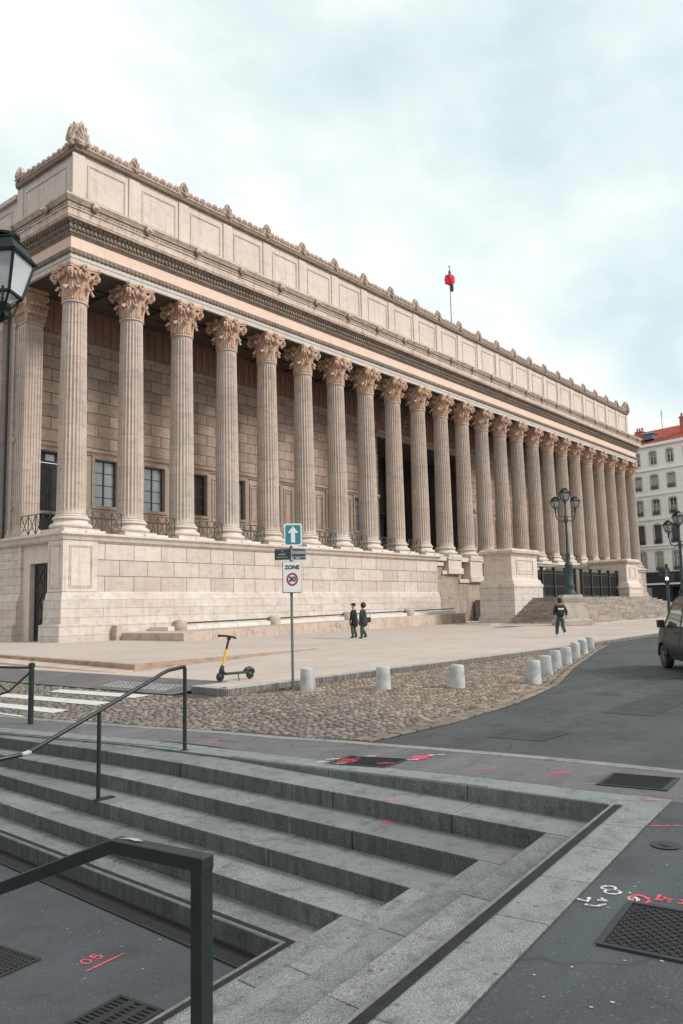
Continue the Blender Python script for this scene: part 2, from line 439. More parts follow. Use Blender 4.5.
def draped(name, poly_fn, nu, nv, m, dz, **k):
    """sheet following the ground: poly_fn(u,v) -> (x,y)"""
    mb = MB()
    def f(u, v):
        x, y = poly_fn(u, v); return (x, y, gz(x, y)+dz)
    mb.grid(f, nu, nv, .5)
    return mb.build(name, m, smooth=True, **k)

KERB = [(8.30,-30), (8.32,-8), (8.36,0), (8.38,2.55), (8.56,5.0), (8.62,6.9), (8.42,9.0), (8.02,11.2), (7.72,13.2), (7.45,16.), (7.2,22.), (7.0,40.)]
def kerb_at(y):
    for (x0, y0), (x1, y1) in zip(KERB, KERB[1:]):
        if y0 <= y <= y1: return x0 + (x1-x0)*(y-y0)/(y1-y0)
    return KERB[-1][0]
# light granite edging between pavement and carriageway
mb = MB(); y = -8.
while y < 24:
    L = 1.0
    x0, x1 = kerb_at(y), kerb_at(y+L)
    vs = []
    for (xa, ya) in ((x0-.17, y+.004), (x0, y+.004), (x1, y+L-.004), (x1-.17, y+L-.004)):
        vs.append((xa, ya, gz(xa, ya)-.1))
    for (xa, ya) in ((x0-.17, y+.004), (x0, y+.004), (x1, y+L-.004), (x1-.17, y+L-.004)):
        vs.append((xa, ya, gz(xa, ya)+.016))
    mb.add(vs, [(0,3,2,1),(4,5,6,7),(0,1,5,4),(1,2,6,5),(2,3,7,6),(3,0,4,7)])
    y += L
struct(mb.build('kerb_strip', M['kerblight'], bevel=.006))
# asphalt pavement behind it, round the steps
def walk_far(u, v):
    y = -2.2 + v*26.2
    xo = kerb_at(y)-.17
    # inner edge: outside the coping of the steps
    xi = 7.06
    if y > O2.y-.2:
        q = (y-O2.y)/BP.y
        for _ in range(6): q += (y - sk(-.42, q).y)/BP.y
        xi = sk(-.42, q).x
    return (xi + (xo-xi)*u, y)
struct(draped('pavement_beside_kerb', walk_far, 5, 60, M['walk2'], .008))
def walk_near(u, v):
    # right hand pavement on which the photographer stands
    p = -.40 + u*16.; q = -.40 - v*7.
    w = ab(p, q*1.0)
    return (w.x, w.y)
struct(draped('pavement_right_of_steps', walk_near, 40, 16, M['walk'], .006))

M['tar'] = asphalt_mat('repair_asphalt', (.036,.039,.042), (.05,.053,.056), crack=False, spots=.1)
for (x0_, y0_, x1_, y1_, a_) in ((12.6,4.2,16.4,5.0,.05),(19.0,3.2,20.1,5.8,.1),(9.6,4.6,10.5,5.4,.0)):
    ca_, sa_ = math.cos(a_), math.sin(a_)
    def tarf(u, v):
        dx, dy = (x1_-x0_)*u, (y1_-y0_)*v
        x, y = x0_+dx*ca_-dy*sa_, y0_+dx*sa_+dy*ca_
        return (x, y)
    struct(draped('road_repair', tarf, 6, 4, M['tar'], .005))
# ------------------------------------------------------------------ sunken granite steps
def block(mb, poly, z0, z1s, r=None):
    """block on four ground points with top heights z1s"""
    vs = [(p.x, p.y, z0) for p in poly] + [(p.x, p.y, z) for p, z in zip(poly, z1s)]
    mb.add(vs, [(3,2,1,0),(4,5,6,7),(0,1,5,4),(1,2,6,5),(2,3,7,6),(3,0,4,7)], r)
GAP = .003
mb = MB()
for k in range(1, 6):
    z = -.08 - .16*k
    # far run (along BP)
    q = QK[k-1] if k > 1 else 0
    first = True
    while q < PITQ-.1:
        L = random.uniform(1.15, 1.55)
        if first: L = random.uniform(1.0, 1.6) + .3*k; first = False
        q2 = min(q+L, PITQ)
        if PITQ-q2 < .5: q2 = PITQ
        pts = [sk(PK[k-1]-.0, q+GAP), sk(PK[k], q+GAP), sk(PK[k], q2-GAP), sk(PK[k-1], q2-GAP)]
        pts = [w_+Vector((random.uniform(-.003,.003), random.uniform(-.003,.003))) for w_ in pts]; dz_ = random.uniform(-.003,.002)
        block(mb, pts, z-.35, [z+dz_+random.uniform(-.0015,.0015) for _ in range(4)])
        q = q2
    # right run (along AX)
    p = PK[k]
    while p < PITP-.1:
        L = random.uniform(1.15, 1.6)
        p2 = min(p+L, PITP)
        if PITP-p2 < .5: p2 = PITP
        pts = [sk(p+GAP, QK[k-1]), sk(p2-GAP, QK[k-1]), sk(p2-GAP, QK[k]), sk(p+GAP, QK[k])]
        pts = [w_+Vector((random.uniform(-.003,.003), random.uniform(-.003,.003))) for w_ in pts]; dz_ = random.uniform(-.003,.002)
        block(mb, pts, z-.35, [z+dz_+random.uniform(-.0015,.0015) for _ in range(4)])
        p = p2
struct(mb.build('steps', M['granite'], bevel=.011, seg=2))
# coping stones, level with the pavement
mb = MB()
q = -.375
while q < PITQ+.5:
    L = random.uniform(1.5, 1.9); q2 = q+L
    wd = .40
    pts = [sk(-wd, q+GAP), sk(0, q+GAP), sk(0, q2-GAP), sk(-wd, q2-GAP)]
    if q < 0: pts[0] = ab(-.40, -.40); pts[1] = sk(0, 0) ; pts[1] = sk(.0, .0)
    block(mb, pts, -.60, [gz(p.x, p.y)+.012 for p in pts])
    q = q2
p = 0.
first = True
while p < PITP+.5:
    L = [.62, .72, 1.28, 1.3, 1.3, 1.3, 1.3, 1.3, 1.3, 1.3][min(9, int(p/1.0))] if not first else .62
    p2 = p+L
    pts = [sk(p+GAP, 0), ab(p+GAP, -.385) if not first else ab(-.40,-.40), ab(p2-GAP, -.385), sk(p2-GAP, 0)]
    block(mb, pts, -.60, [gz(q_.x, q_.y)+.014 for q_ in pts])
    p = p2; first = False
struct(mb.build('coping', M['coping'], bevel=.005))
# black strips and worn nosings set in the edges
def strip(mb, a, b_, off0, off1, z, fn):
    pts = [fn(a, off0), fn(b_, off0), fn(b_, off1), fn(a, off1)]
    n = max(1, int(abs(b_-a)/.5))
    for i in range(n):
        s0, s1 = a+(b_-a)*i/n, a+(b_-a)*(i+1)/n
        c = [fn(s0, off0), fn(s1, off0), fn(s1, off1), fn(s0, off1)]
        zz = [(gz(w.x, w.y)+z if z > -.05 else z) for w in c]
        mb.add([(w.x, w.y, h) for w, h in zip(c, zz)], [(0,1,2,3)], .5)
fr = lambda s, o: sk(s, 0) + BX*o
ff = lambda s, o: sk(o, s)
mb = MB()
strip(mb, .0, PITP, -.095, -.03, .019, fr)
strip(mb, 1.2, 4.9, -.045, -.028, .017, ff)
strip(mb, 6.0, PITQ, -.045, -.022, .017, ff)
struct(mb.build('edge_strips', M['strip']))
mb = MB()
strip(mb, .0, PITP, -.028, -.004, .019, fr)
strip(mb, .02, 4.9, -.024, -.006, .017, ff)
struct(mb.build('edge_nosings', M['nosing']))
z5 = -.88
mb = MB()
def flat(mb, c, z, r=.5): mb.add([(w.x, w.y, z) for w in c], [(0,1,2,3)], r)
P5, Q5 = PK[5], QK[5]
flat(mb, [sk(P5-.10, Q5-.10), sk(P5-.045, Q5-.045), sk(P5-.045, PITQ), sk(P5-.10, PITQ)], z5+.004)
flat(mb, [sk(P5-.10, Q5-.10), sk(P5-.045, Q5-.045), sk(PITP, Q5-.045), sk(PITP, Q5-.10)], z5+.004)
struct(mb.build('lower_edge_strips', M['strip']))
mb = MB()
flat(mb, [sk(P5-.040, Q5-.040), sk(P5-.010, Q5-.010), sk(P5-.010, PITQ), sk(P5-.040, PITQ)], z5+.004)
flat(mb, [sk(P5-.040, Q5-.040), sk(P5-.010, Q5-.010), sk(PITP, Q5-.010), sk(PITP, Q5-.040)], z5+.004)
struct(mb.build('lower_edge_nosings', M['nosing']))
# floor of the sunken area and its retaining walls
ZF = -1.04
mb = MB()
a, b_, c, d = sk(P5-.3, Q5-.3), sk(PITP+.1, Q5-.3), sk(PITP+.1, PITQ+.1), sk(P5-.3, PITQ+.1)
mb.add([(w.x, w.y, ZF) for w in (a, b_, c, d)], [(0,1,2,3)], .5)
struct(mb.build('lower_pavement', M['pit']))
mb = MB()
for c1, c2, c3, c4 in ((sk(PITP, -.3), sk(PITP+.3, -.3), sk(PITP+.3, PITQ+.3), sk(PITP, PITQ+.3)), (sk(-.5, PITQ), sk(PITP, PITQ), sk(PITP, PITQ+.3), sk(-.5, PITQ+.3))):
    block(mb, [c1, c2, c3, c4], ZF-.2, [gz(w.x, w.y)+.01 for w in (c1, c2, c3, c4)])
struct(mb.build('retaining_wall', M['granite']))
# slotted drain along the foot of the steps
def grating(name, corner, du, dv, lu, lv, z, bars_u, bars_v, m, label, cat, frame=.03, barw=.5, parts=True):
    """grating in the plane: du, dv unit 2D vectors"""
    root = empty(name, (corner.x, corner.y, z), 0, label, cat)
    def P(u, v, h): return (du.x*u+dv.x*v, du.y*u+dv.y*v, h)
    b1 = MB()
    def bx(m_, u0, v0, u1, v1, h0, h1):
        vs = [P(u0,v0,h0),P(u1,v0,h0),P(u1,v1,h0),P(u0,v1,h0),P(u0,v0,h1),P(u1,v0,h1),P(u1,v1,h1),P(u0,v1,h1)]
        m_.add(vs, [(0,3,2,1),(4,5,6,7),(0,1,5,4),(1,2,6,5),(2,3,7,6),(3,0,4,7)])
    bx(b1, 0, 0, lu, frame, 0, .012); bx(b1, 0, lv-frame, lu, lv, 0, .012)
    bx(b1, 0, frame, frame, lv-frame, 0, .012); bx(b1, lu-frame, frame, lu, lv-frame, 0, .012)
    b1.build('frame', m, root)
    b2 = MB()
    su = (lu-2*frame)/bars_u; sv = (lv-2*frame)/bars_v
    for i in range(bars_u):
        if i: bx(b2, frame+i*su-su*barw/2, frame, frame+i*su+su*barw/2, lv-frame, .001, .010)
    for j in range(bars_v):
        if j: bx(b2, frame, frame+j*sv-.008, lu-frame, frame+j*sv+.008, .001, .0085)
    b2.build('bars', m, root)
    b3 = MB(); b3.add([P(frame,frame,.0005),P(lu-frame,frame,.0005),P(lu-frame,lv-frame,.0005),P(frame,lv-frame,.0005)], [(0,1,2,3)], .5)
    b3.build('backing', M['strip'], root)
    return root
M['grate'] = simple('cast_iron_grate', (.022,.022,.024), .7, 0, .4, .3, 10, obj=False)
M['grated'] = simple('cast_iron_cover', (.03,.031,.034), .6, 0, .4, .3, 10, obj=False, bstr=.2)
grating('drain_grate', sk(P5+.01, Q5+.02), BP, AX, 14.5, .23, ZF+.002, 500, 2, M['grate'], 'long narrow iron drain grating along the foot of the sunken steps', 'drain', frame=.02)
grating('drain_grate', ab(2.86, 2.22), BX, AX, .42, .62, ZF+.002, 3, 14, M['grate'], 'square slotted drain grate by the lower granite edge near the handrail post', 'drain')
grating('drain_grate', ab(2.78, 3.62), BX, AX, .5, .5, ZF+.002, 10, 10, M['grate'], 'slotted drain grate cut by the left edge of the lower pavement', 'drain')

# inspection covers with a woven lug pattern
def cover(corner, du, dv, lu, lv, label, z=None, n=20, m=None):
    zc = gz(corner.x, corner.y)+.014 if z is None else z
    root = empty('manhole_cover', (corner.x, corner.y, zc), 0, label, 'manhole cover')
    def P(u, v, h):
        w = corner + du*u + dv*v
        dz = (gz(w.x, w.y)+.014 - zc) if z is None else 0
        return (du.x*u+dv.x*v, du.y*u+dv.y*v, h+dz)
    def bx(m_, u0, v0, u1, v1, h0, h1):
        vs = [P(u0,v0,h0),P(u1,v0,h0),P(u1,v1,h0),P(u0,v1,h0),P(u0,v0,h1),P(u1,v0,h1),P(u1,v1,h1),P(u0,v1,h1)]
        m_.add(vs, [(0,3,2,1),(4,5,6,7),(0,1,5,4),(1,2,6,5),(2,3,7,6),(3,0,4,7)])
    f = MB(); t = .028
    for a4 in ((0,0,lu,t),(0,lv-t,lu,lv),(0,t,t,lv-t),(lu-t,t,lu,lv-t)): bx(f, *a4, -.02, .006)
    f.build('frame', m or M['grated'], root)
    p_ = MB(); bx(p_, t+.004, t+.004, lu-t-.004, lv-t-.004, -.02, -.002)
    s = (min(lu, lv)-2*t-.02)/n
    nu_, nv_ = int((lu-2*t-.02)/s), int((lv-2*t-.02)/s)
    for i in range(nu_):
        for j in range(nv_):
            cu, cv = t+.01+(i+.5)*s, t+.01+(j+.5)*s
            sg = 1 if (i+j) % 2 else -1
            a1 = s*.36; w_ = s*.15
            vs = []
            for du_, dv_ in ((-a1-w_*0, -sg*a1-w_),(a1, sg*a1-w_),(a1, sg*a1+w_),(-a1, -sg*a1+w_)):
                vs.append((cu+du_, cv+dv_))
            lo = [P(u, v, -.002) for u, v in vs]; hi = [P(u, v, .004) for u, v in vs]
            p_.add(lo+hi, [(4,5,6,7),(0,1,5,4),(1,2,6,5),(2,3,7,6),(3,0,4,7)])
    p_.build('plate', m or M['grated'], root)
    return root
cover(ab(2.80,-.66), AX*-1, BX*-1, .66, .66, 'large square iron cover with woven pattern at the right edge beside pink numbers')
cover(ab(-.70,.32), AX*-1, BX*-1, .58, .62, 'square iron cover in the pavement right of the steps, by the corner coping')
cover(ab(-.80,3.42), AX*-1, BX*-1, .55, .80, 'square iron cover ringed by pink and white paint above the steps')
mb = MB(); c_ = ab(.95, -.62)
mb.lathe([(.0,0),(.09,0),(.1,.006),(.0,.008)], (c_.x, c_.y, gz(c_.x, c_.y)+.008), 20)
mb.lathe([(.0,0),(.045,0),(.04,.004),(.0,.004)], (c_.x, c_.y, gz(c_.x, c_.y)+.018), 16)
tag(mb.build('valve_cap', M['grated']), 'small round iron valve cap in the asphalt right of the coping', 'valve cap')

# ------------------------------------------------------------------ spray paint
def strokes(name, lines, org, du, dv, size, m, label, w=.02, z=None, jitter=.3, cat='paint mark', dz=.0105):
    mb = MB()
    for ln in lines:
        pts = [Vector((u, v)) for u, v in ln]
        # resample
        out = []
        for a_, b2 in zip(pts, pts[1:]):
            k = max(2, int((b2-a_).length*size/.012))
            for i in range(k): out.append(a_.lerp(b2, i/k))
        out.append(pts[-1])
        W = []
        for i, p in enumerate(out):
            t = out[min(i+1, len(out)-1)] - out[max(i-1, 0)]
            t = t.normalized() if t.length > 0 else Vector((1,0))
            nn = Vector((-t.y, t.x)); hw = w*.8/2/size*(1+random.uniform(-jitter, jitter)*2)
            W.append((p+nn*hw, p-nn*hw))
        vs = []
        for a_, b2 in W:
            for p in (a_, b2):
                q = org + du*p.x*size + dv*p.y*size
                vs.append((q.x, q.y, (gz(q.x, q.y)+dz) if z is None else z))
        mb.add(vs, [(2*i, 2*i+1, 2*i+3, 2*i+2) for i in range(len(W)-1)], .5)
    return tag(mb.build(name, m, fixn=False), label, cat)
ZERO = [[(.35*math.cos(t*PI/8)+.35, .5*math.sin(t*PI/8)+.5) for t in range(17)]]
FIVE = [[(.65,1),(.1,1),(.05,.55),(.4,.62),(.65,.4),(.6,.12),(.3,0),(0,.1)]]
FOUR = [[(.45,1),(0,.35),(.7,.35)],[(.5,.7),(.45,0)]]
EIGHT = [[(.3*math.cos(t*PI/6)+.35, .24*math.sin(t*PI/6)+.75) for t in range(13)], [(.34*math.cos(t*PI/6)+.35, .26*math.sin(t*PI/6)+.26) for t in range(13)]]
def shift(ls, dx, dy=0, s=1): return [[(x*s+dx, y*s+dy) for x, y in l_] for l_ in ls]
# camera-right on the ground is roughly (+.63,-.78): writing runs that way
rt = Vector((.63,-.777)); upd = Vector((.777,.63))
strokes('painted_number', shift(ZERO,0)+[[(.86,.02),(.92,.06)]]+shift(FIVE,1.05), sk(0,0)*0+ab(2.66,3.24), -AX, BX, .095, M['paint_pink'], 'pink sprayed number 05 on the lower pavement', .018, ZF+.006)
strokes('painted_line', [[(0,0),(1,.0)]], ab(2.74,3.15), -AX, BX, .36, M['paint_pink'], 'pink sprayed underline beneath the number on the lower pavement', .02, ZF+.006)
strokes('painted_number', shift(ZERO,0)+shift(FOUR,1.0), ab(2.14,-.70), rt, upd, .125, M['paint_pink'], 'pink sprayed number 04 above the large cover at right', .022)
strokes('painted_line', [[(0,0),(1,.05)],[(.1,.12),(1,.2)]], ab(2.03,-.90), rt, upd, .30, M['paint_pink'], 'thick pink sprayed bar cut by the right edge above the large cover', .05)
strokes('painted_number', shift(EIGHT,0,0,1)+[[(1.0,.1),(1.1,.15)]]+shift(ZERO,.75,-.85,.5), ab(2.08,-.52), rt, upd, .135, M['paint_spray'], 'white sprayed 8 and 0 beside the large cover', .02)
strokes('painted_squiggle', [[(0,.6),(.3,.3),(.5,.7)],[(.1,0),(.5,-.2),(.9,0)],[(.7,.4),(1,.3),(.9,.6)]], ab(2.32,-.45), rt, upd, .15, M['paint_spray'], 'white sprayed squiggle left of the large cover at the coping', .022, dz=.0165)
strokes('painted_line', [[(0,0),(1,-.04)]], ab(.50,-.42), Vector((.62,-.78)), upd, .55, M['paint_pink'], 'thin pink line sprayed right of the corner coping', .022)
strokes('painted_line', [[(0,0),(1,0)]], ab(-1.01,1.70), rt, upd, .26, M['paint_pink'], 'short pink dash on the pavement left of the pink blot', .03)
strokes('painted_blot', [[(0,0),(1,.1)],[(.3,.3),(1,.25)],[(.1,.15),(.9,.2)]], ab(-1.04,.87), rt, upd, .20, M['paint_pink'], 'small pink blot on the pavement above the step corner', .035)
strokes('painted_line', [[(0,0),(1,-.1)]], ab(-.70,.43), rt, upd, .20, M['paint_pink'], 'pink dash touching the cover beside the step corner', .025)
strokes('painted_line', [[(0,0),(1,-.05)]], ab(-.24,-.18), rt, upd, .22, M['paint_pink'], 'faint pink dash beyond the corner coping', .02, dz=.018)
strokes('painted_line', [[(0,0),(1,-.1)],[(.4,.3),(1.2,.3)]], ab(-.1,-.62), rt, upd, .25, M['paint_pink'], 'pink double dash near the right edge beyond the coping', .025)
mk = [[(-.55,.0),(-.15,.02)],[(-.5,.12),(-.2,.14)],[(-.45,.22),(-.1,.2)],[(-.62,-.12),(-.2,-.1)],[(.85,.0),(1.15,.03)],[(.9,.14),(1.3,.12)],[(.86,-.12),(1.15,-.1)],[(.2,-.42),(.5,-.42)]]
for t_ in mk:
    o = strokes('painted_patch', [t_], ab(-1.14,3.08), rt, upd, .62, M['paint_pink'], 'broad pink paint patch by the iron cover above the steps', .085, dz=.0165); o['group'] = 'pink paint patches round the cover'
TICKS = [[(-.75,.3),(-.45,.3)],[(-.9,.08),(-.7,.08)],[(-.75,-.22),(-.35,-.2)],[(.75,-.2),(1.0,-.2)],[(1.2,.2),(1.5,.2)],[(-.15,.42),(.2,.42)]]
for t_ in TICKS:
    o = strokes('painted_tick', [t_], ab(-1.14,3.08), rt, upd, .62, M['paint_spray'], 'short white paint tick by the paint-ringed cover above the steps', .05, dz=.0172); o['group'] = 'white paint ticks round the cover'
strokes('painted_blot', [[(0,0),(.5,.3),(1,.1)],[(.2,-.2),(.8,-.2)]], ab(.28,2.06), rt, upd, .13, M['paint_pink'], 'pink blot on the second granite tread', .04, -.396)
strokes('painted_blot', [[(0,0),(1,.1)]], ab(.12,2.1), rt, upd, .12, M['paint_pink'], 'faint pink smear on the first granite tread', .04, -.236)
strokes('painted_blot', [[(0,0),(.6,.1)]], ab(.62,.72), rt, upd, .06, M['paint_pink'], 'tiny pink spot on the tread near the step corner', .03, -.396)
strokes('painted_line', [[(0,0),(1,.0)],[(.2,.12),(.9,.2)]], ab(-1.45,5.9), rt, upd, .25, M['paint_pink'], 'faded pink dash on the pavement right of the far handrail', .03)

# ------------------------------------------------------------------ cobbled forecourt
from mathutils.geometry import intersect_point_tri_2d
EDGE = [(8.64,6.62),(10.4,6.42),(12.98,6.66),(16.2,7.35),(20.67,8.88),(24.5,10.05),(28.6,11.3),(31.5,12.1)]
def edge_y(x):
    for (x0,y0),(x1,y1) in zip(EDGE, EDGE[1:]):
        if x0 <= x <= x1: return y0+(y1-y0)*(x-x0)/(x1-x0)
    return None
KY = 12.27
def in_cob(x, y):
    if x < kerb_at(y)+.04: return False
    if x <= 10.85+.0*(y): 
        lo = edge_y(x) or 6.62
        return lo+.36 < y < 24
    if x > 31: return False
    top = KY-.02 if x > 11.2 else (13.4 if x > 11.2 else (KY if x > 10.85 else 24))
    e = edge_y(x)
    return e is not None and e+.36 < y < top
mb = MB()
bx_, by_ = .16, .115
ny = int((24-6)/by_)
for j in range(ny):
    y = 6.3 + j*by_
    x = 7.3 + random.random()*.2
    while x < 31:
        w = bx_*random.uniform(.78, 1.2)
        cx, cy = x+w/2, y+by_/2+.02*math.sin(x*1.3+j*.2)
        if in_cob(cx, cy) and in_cob(cx-.06, cy) and in_cob(cx+.1, cy):
            hw, hh = w/2-.009, by_/2-.008
            z = gz(cx, cy)+.019+random.uniform(-.002,.003); zb = z-.03
            tx, ty = random.uniform(-.004,.004), random.uniform(-.004,.004)
            i_ = .02
            vs = [(cx-hw,cy-hh,zb),(cx+hw,cy-hh,zb),(cx+hw,cy+hh,zb),(cx-hw,cy+hh,zb)]
            q4 = [(-hw+i_,-hh+i_),(hw-i_,-hh+i_),(hw-i_,hh-i_),(-hw+i_,hh-i_)]
            vs += [(cx+a_+random.uniform(-.006,.006), cy+b2+random.uniform(-.006,.006), z+(tx if a_>0 else -tx)+(ty if b2>0 else -ty)) for a_, b2 in q4]
            mb.add(vs, [(4,5,6,7),(0,1,5,4),(1,2,6,5),(2,3,7,6),(3,0,4,7)])
        x += w
o = mb.build('cobblestones', M['cobble'], fixn=False, smooth=False); o['kind'] = 'stuff'; tag(o, 'worn brown cobbles of the forecourt', 'cobbles')
mb = MB()
def cobbed(u, v):
    x = 8.5 + u*22.5
    e = edge_y(max(8.65, min(31.4, x)))
    return (x, e+.02+(KY-e)*v)
mb.grid(lambda u, v: (*cobbed(u, v), gz(*cobbed(u, v))+.004), 60, 16, .5)
mb.grid(lambda u, v: (lambda y: (kerb_at(y)+.0+(10.9-kerb_at(y))*u, y, gz(kerb_at(y)+(10.9-kerb_at(y))*u, y)+.0035))(KY+v*(24-KY)), 10, 30, .5)
struct(mb.build('cobble_bed', M['joint'], fixn=False))
# double row of long setts edging the asphalt
mb = MB()
for row in range(2):
    for i in range(len(EDGE)-1):
        a_, b2 = Vector(EDGE[i]), Vector(EDGE[i+1])
        L = (b2-a_).length; t = (b2-a_)/L; nn = Vector((-t.y, t.x))
        s = 0
        while s < L-.05:
            ln = random.uniform(.24, .36); s2 = min(L, s+ln)
            c4 = [a_+t*(s+.018)+nn*(row*.18+.02), a_+t*(s2-.018)+nn*(row*.18+.02), a_+t*(s2-.018)+nn*(row*.18+.155), a_+t*(s+.018)+nn*(row*.18+.155)]
            z = .026+random.uniform(-.006,.006)
            block(mb, [w_+Vector((random.uniform(-.012,.012), random.uniform(-.012,.012))) for w_ in c4], -.3, [gz(w.x, w.y)+z for w in c4], random.uniform(.25,.75))
            s = s2
for i in range(len(EDGE)-1):
    a_, b2 = Vector(EDGE[i]), Vector(EDGE[i+1]); nn = Vector((-(b2-a_).y, (b2-a_).x)).normalized()
    jb = MB(); jb.add([(w.x, w.y, gz(w.x, w.y)+.0065) for w in (a_-nn*.0, b2-nn*.0, b2+nn*.38, a_+nn*.38)], [(0,1,2,3)], .5); struct(jb.build('edging_joint', M['joint'], fixn=False))
o = struct(mb.build('edging_setts', M['cobble'], bevel=.01))
# zebra crossing
mb = MB()
for c4 in ([(10.05,16.75),(10.42,16.9),(10.62,13.85),(10.2,13.8)], [(9.1,17.5),(9.47,17.6),(9.62,13.75),(9.22,13.7)], [(8.15,18.0),(8.5,18.1),(8.62,13.65),(8.22,13.55)], [(7.6,18.5),(7.75,18.5),(7.72,13.6),(7.62,13.6)]):
    q4 = [Vector(p) for p in c4]
    def fn(u, v, q4=q4):
        a1 = q4[0].lerp(q4[1], u); b1 = q4[3].lerp(q4[2], u); w = a1.lerp(b1, v)
        return (w.x, w.y, gz(w.x, w.y)+.0245)
    mb.grid(fn, 3, 12, .5)
struct(mb.build('crossing_markings', M['paint_white'], fixn=False))

# ------------------------------------------------------------------ plaza
PK_ = [(11.31,12.27),(27.2,12.27),(33.3,12.60),(40.3,12.98),(60,13.9),(90,15.2),(160,18)]
poly = [(12.45,60),(12.45,13.43),(11.41,13.43),(11.31,12.27)] + PK_[1:] + [(160,60)]
mb = MB(); mb.prism(poly, -.4, 0, .5)
struct(mb.build('plaza', M['plaza'], bevel=.012, fixn=True))
# kerb stones facing the slab edge
mb = MB()
for (x0,y0),(x1,y1) in zip(PK_, PK_[1:]):
    a_, b2 = Vector((x0,y0)), Vector((x1,y1)); L = (b2-a_).length; t = (b2-a_)/L; nn = Vector((t.y,-t.x)); s = 0
    while s < L-.01:
        s2 = min(L, s+random.uniform(.9,1.1))
        c4 = [a_+t*(s+.006)+nn*.03, a_+t*(s2-.006)+nn*.03, a_+t*(s2-.006)-nn*.26, a_+t*(s+.006)-nn*.26]
        block(mb, [c4[0],c4[1],c4[2],c4[3]], -.4, [.006]*4); s = s2
for i in range(1):
    c4 = [Vector((11.28,12.30)),Vector((11.38,13.46)),Vector((11.66,13.46)),Vector((11.56,12.5))]
    block(mb, c4[::-1], -.4, [.006]*4)
M['pkerb'] = granite_mat('plaza_kerb_stone', (.42,.38,.345), (.34,.30,.27), rnd=.35, dirt=.9, grain=.3)
struct(mb.build('kerb', M['pkerb'], bevel=.012))
# grey apron rising from the crossing to the plaza
mb = MB()
def apron(u, v):
    y = 13.46 + v*22
    x = 10.87 + u*(12.46-10.87)
    z0 = gz(x, y)+.022
    return (x, y, z0 + (.004-z0)*sm(u))
mb.grid(apron, 8, 20, .5)
struct(mb.build('crossing_apron', M['apron'], fixn=False))
mb = MB()
for i in range(16):
    for j in range(7):
        x = 11.2+j*.085; y = 14.2+i*.15
        u = (x-10.87)/1.59; z0 = gz(x, y)+.022; z = z0+(.004-z0)*sm(u)
        mb.box((x-.027, y-.05, z), (x+.027, y+.05, z+.012))
struct(mb.build('tactile_paving', M['tactile']))
# upper terrace of the plaza with its low steps
def slab(name, pts, zt, m, zb=-.3):
    mb = MB(); n_ = len(pts)
    vs = [(x, y, zb) for x, y in pts] + [(x, y, z) for (x, y), z in zip(pts, zt)]
    mb.add(vs, [tuple(range(n_))[::-1], tuple(range(n_, 2*n_))]+[(i,(i+1)%n_,n_+(i+1)%n_,n_+i) for i in range(n_)], .5)
    return struct(mb.build(name, m))
slab('terrace', [(13.55,18.35),(17.0,19.15),(23.6,20.6),(30,38.9),(22,48),(15.2,48),(15.0,30)], [.17,.11,.012,.006,.02,.15,.16], M['plaza'])
slab('terrace_step', [(12.85,18.15),(13.5,18.25),(14.9,30),(15.1,48),(13.9,48),(13.7,30)], [.006,.03,.10,.10,.10,.10], M['bench'])
M['tedge'] = stone('terrace_edge_stone', (.40,.29,.22), (.32,.235,.185), (.10,.075,.06), .8, streak=.3, sc_big=1.)
slab('terrace_edge', [(13.45,18.22),(13.72,18.32),(15.18,30),(15.38,48),(15.12,48),(14.9,30)], [.175,.178,.172,.16,.16,.17], M['tedge'])
slab('terrace_nosing', [(13.45,18.22),(17.0,19.02),(23.8,20.52),(23.8,20.8),(17.0,19.3),(13.55,18.50)], [.176,.117,.012,.012,.117,.176], M['tedge'])
# plaza ground spots: small dark covers
for i, (x, y, w_, h_, lb) in enumerate([(22.5,29.5,1.0,.6,'small dark cover on the terrace near the corner pier'),(48.5,25.5,2.6,1.0,'long dark cover on the plaza beyond the walking couple'),(58.,17.2,1.6,1.0,'dark cover on the plaza beside the parked van')]):
    b1 = MB(); b1.box((x, y, -.02), (x+w_, y+h_, .012 if i else .035)); b1.box((x+.12, y+.12, -.02), (x+w_-.12, y+h_-.12, .018 if i else .041))
    tag(b1.build('manhole_cover', M['grated'], bevel=.01), lb, 'manhole cover')

# ------------------------------------------------------------------ courthouse
X0, SP, NC = 25.09, 3.95, 24
YC = 39.92; XE = X0+SP*(NC-1)
court = empty('courthouse', (X0, YC, 0), 0, 'long pale stone courthouse with a row of fluted columns on a high base', 'courthouse')
court.location = (0,0,0)
def cx(i): return X0+SP*i

def sweep(mb, prof, path, r=.5, close_ends=True):
    """sweep profile (out,z) along a horizontal path; outward = right of travel direction"""
    n_ = len(path); P = [Vector(p) for p in path]
    nor = []
    for i in range(n_):
        ds = []
        if i > 0: ds.append((P[i]-P[i-1]).normalized())
        if i < n_-1: ds.append((P[i+1]-P[i]).normalized())
        ns = [Vector((d.y, -d.x)) for d in ds]
        if len(ns) == 2:
            b2 = (ns[0]+ns[1]).normalized(); b2 = b2/max(.2, b2.dot(ns[0]))
        else: b2 = ns[0]
        nor.append(b2)
    m_ = len(prof); vs = []
    for i in range(n_):
        for o_, z in prof:
            w = P[i]+nor[i]*o_; vs.append((w.x, w.y, z))
    fs = []
    for i in range(n_-1):
        for k in range(m_-1):
            fs.append((i*m_+k, i*m_+k+1, (i+1)*m_+k+1, (i+1)*m_+k))
    if close_ends:
        fs.append(tuple(range(m_))); fs.append(tuple((n_-1)*m_+k for k in range(m_))[::-1])
    mb.add(vs, fs, r)

YB = 92.
path_out = [(X0, YB), (X0, YC), (XE, YC), (XE, YB)]     # travelling: side -> front -> side ; outward on the right = away from building
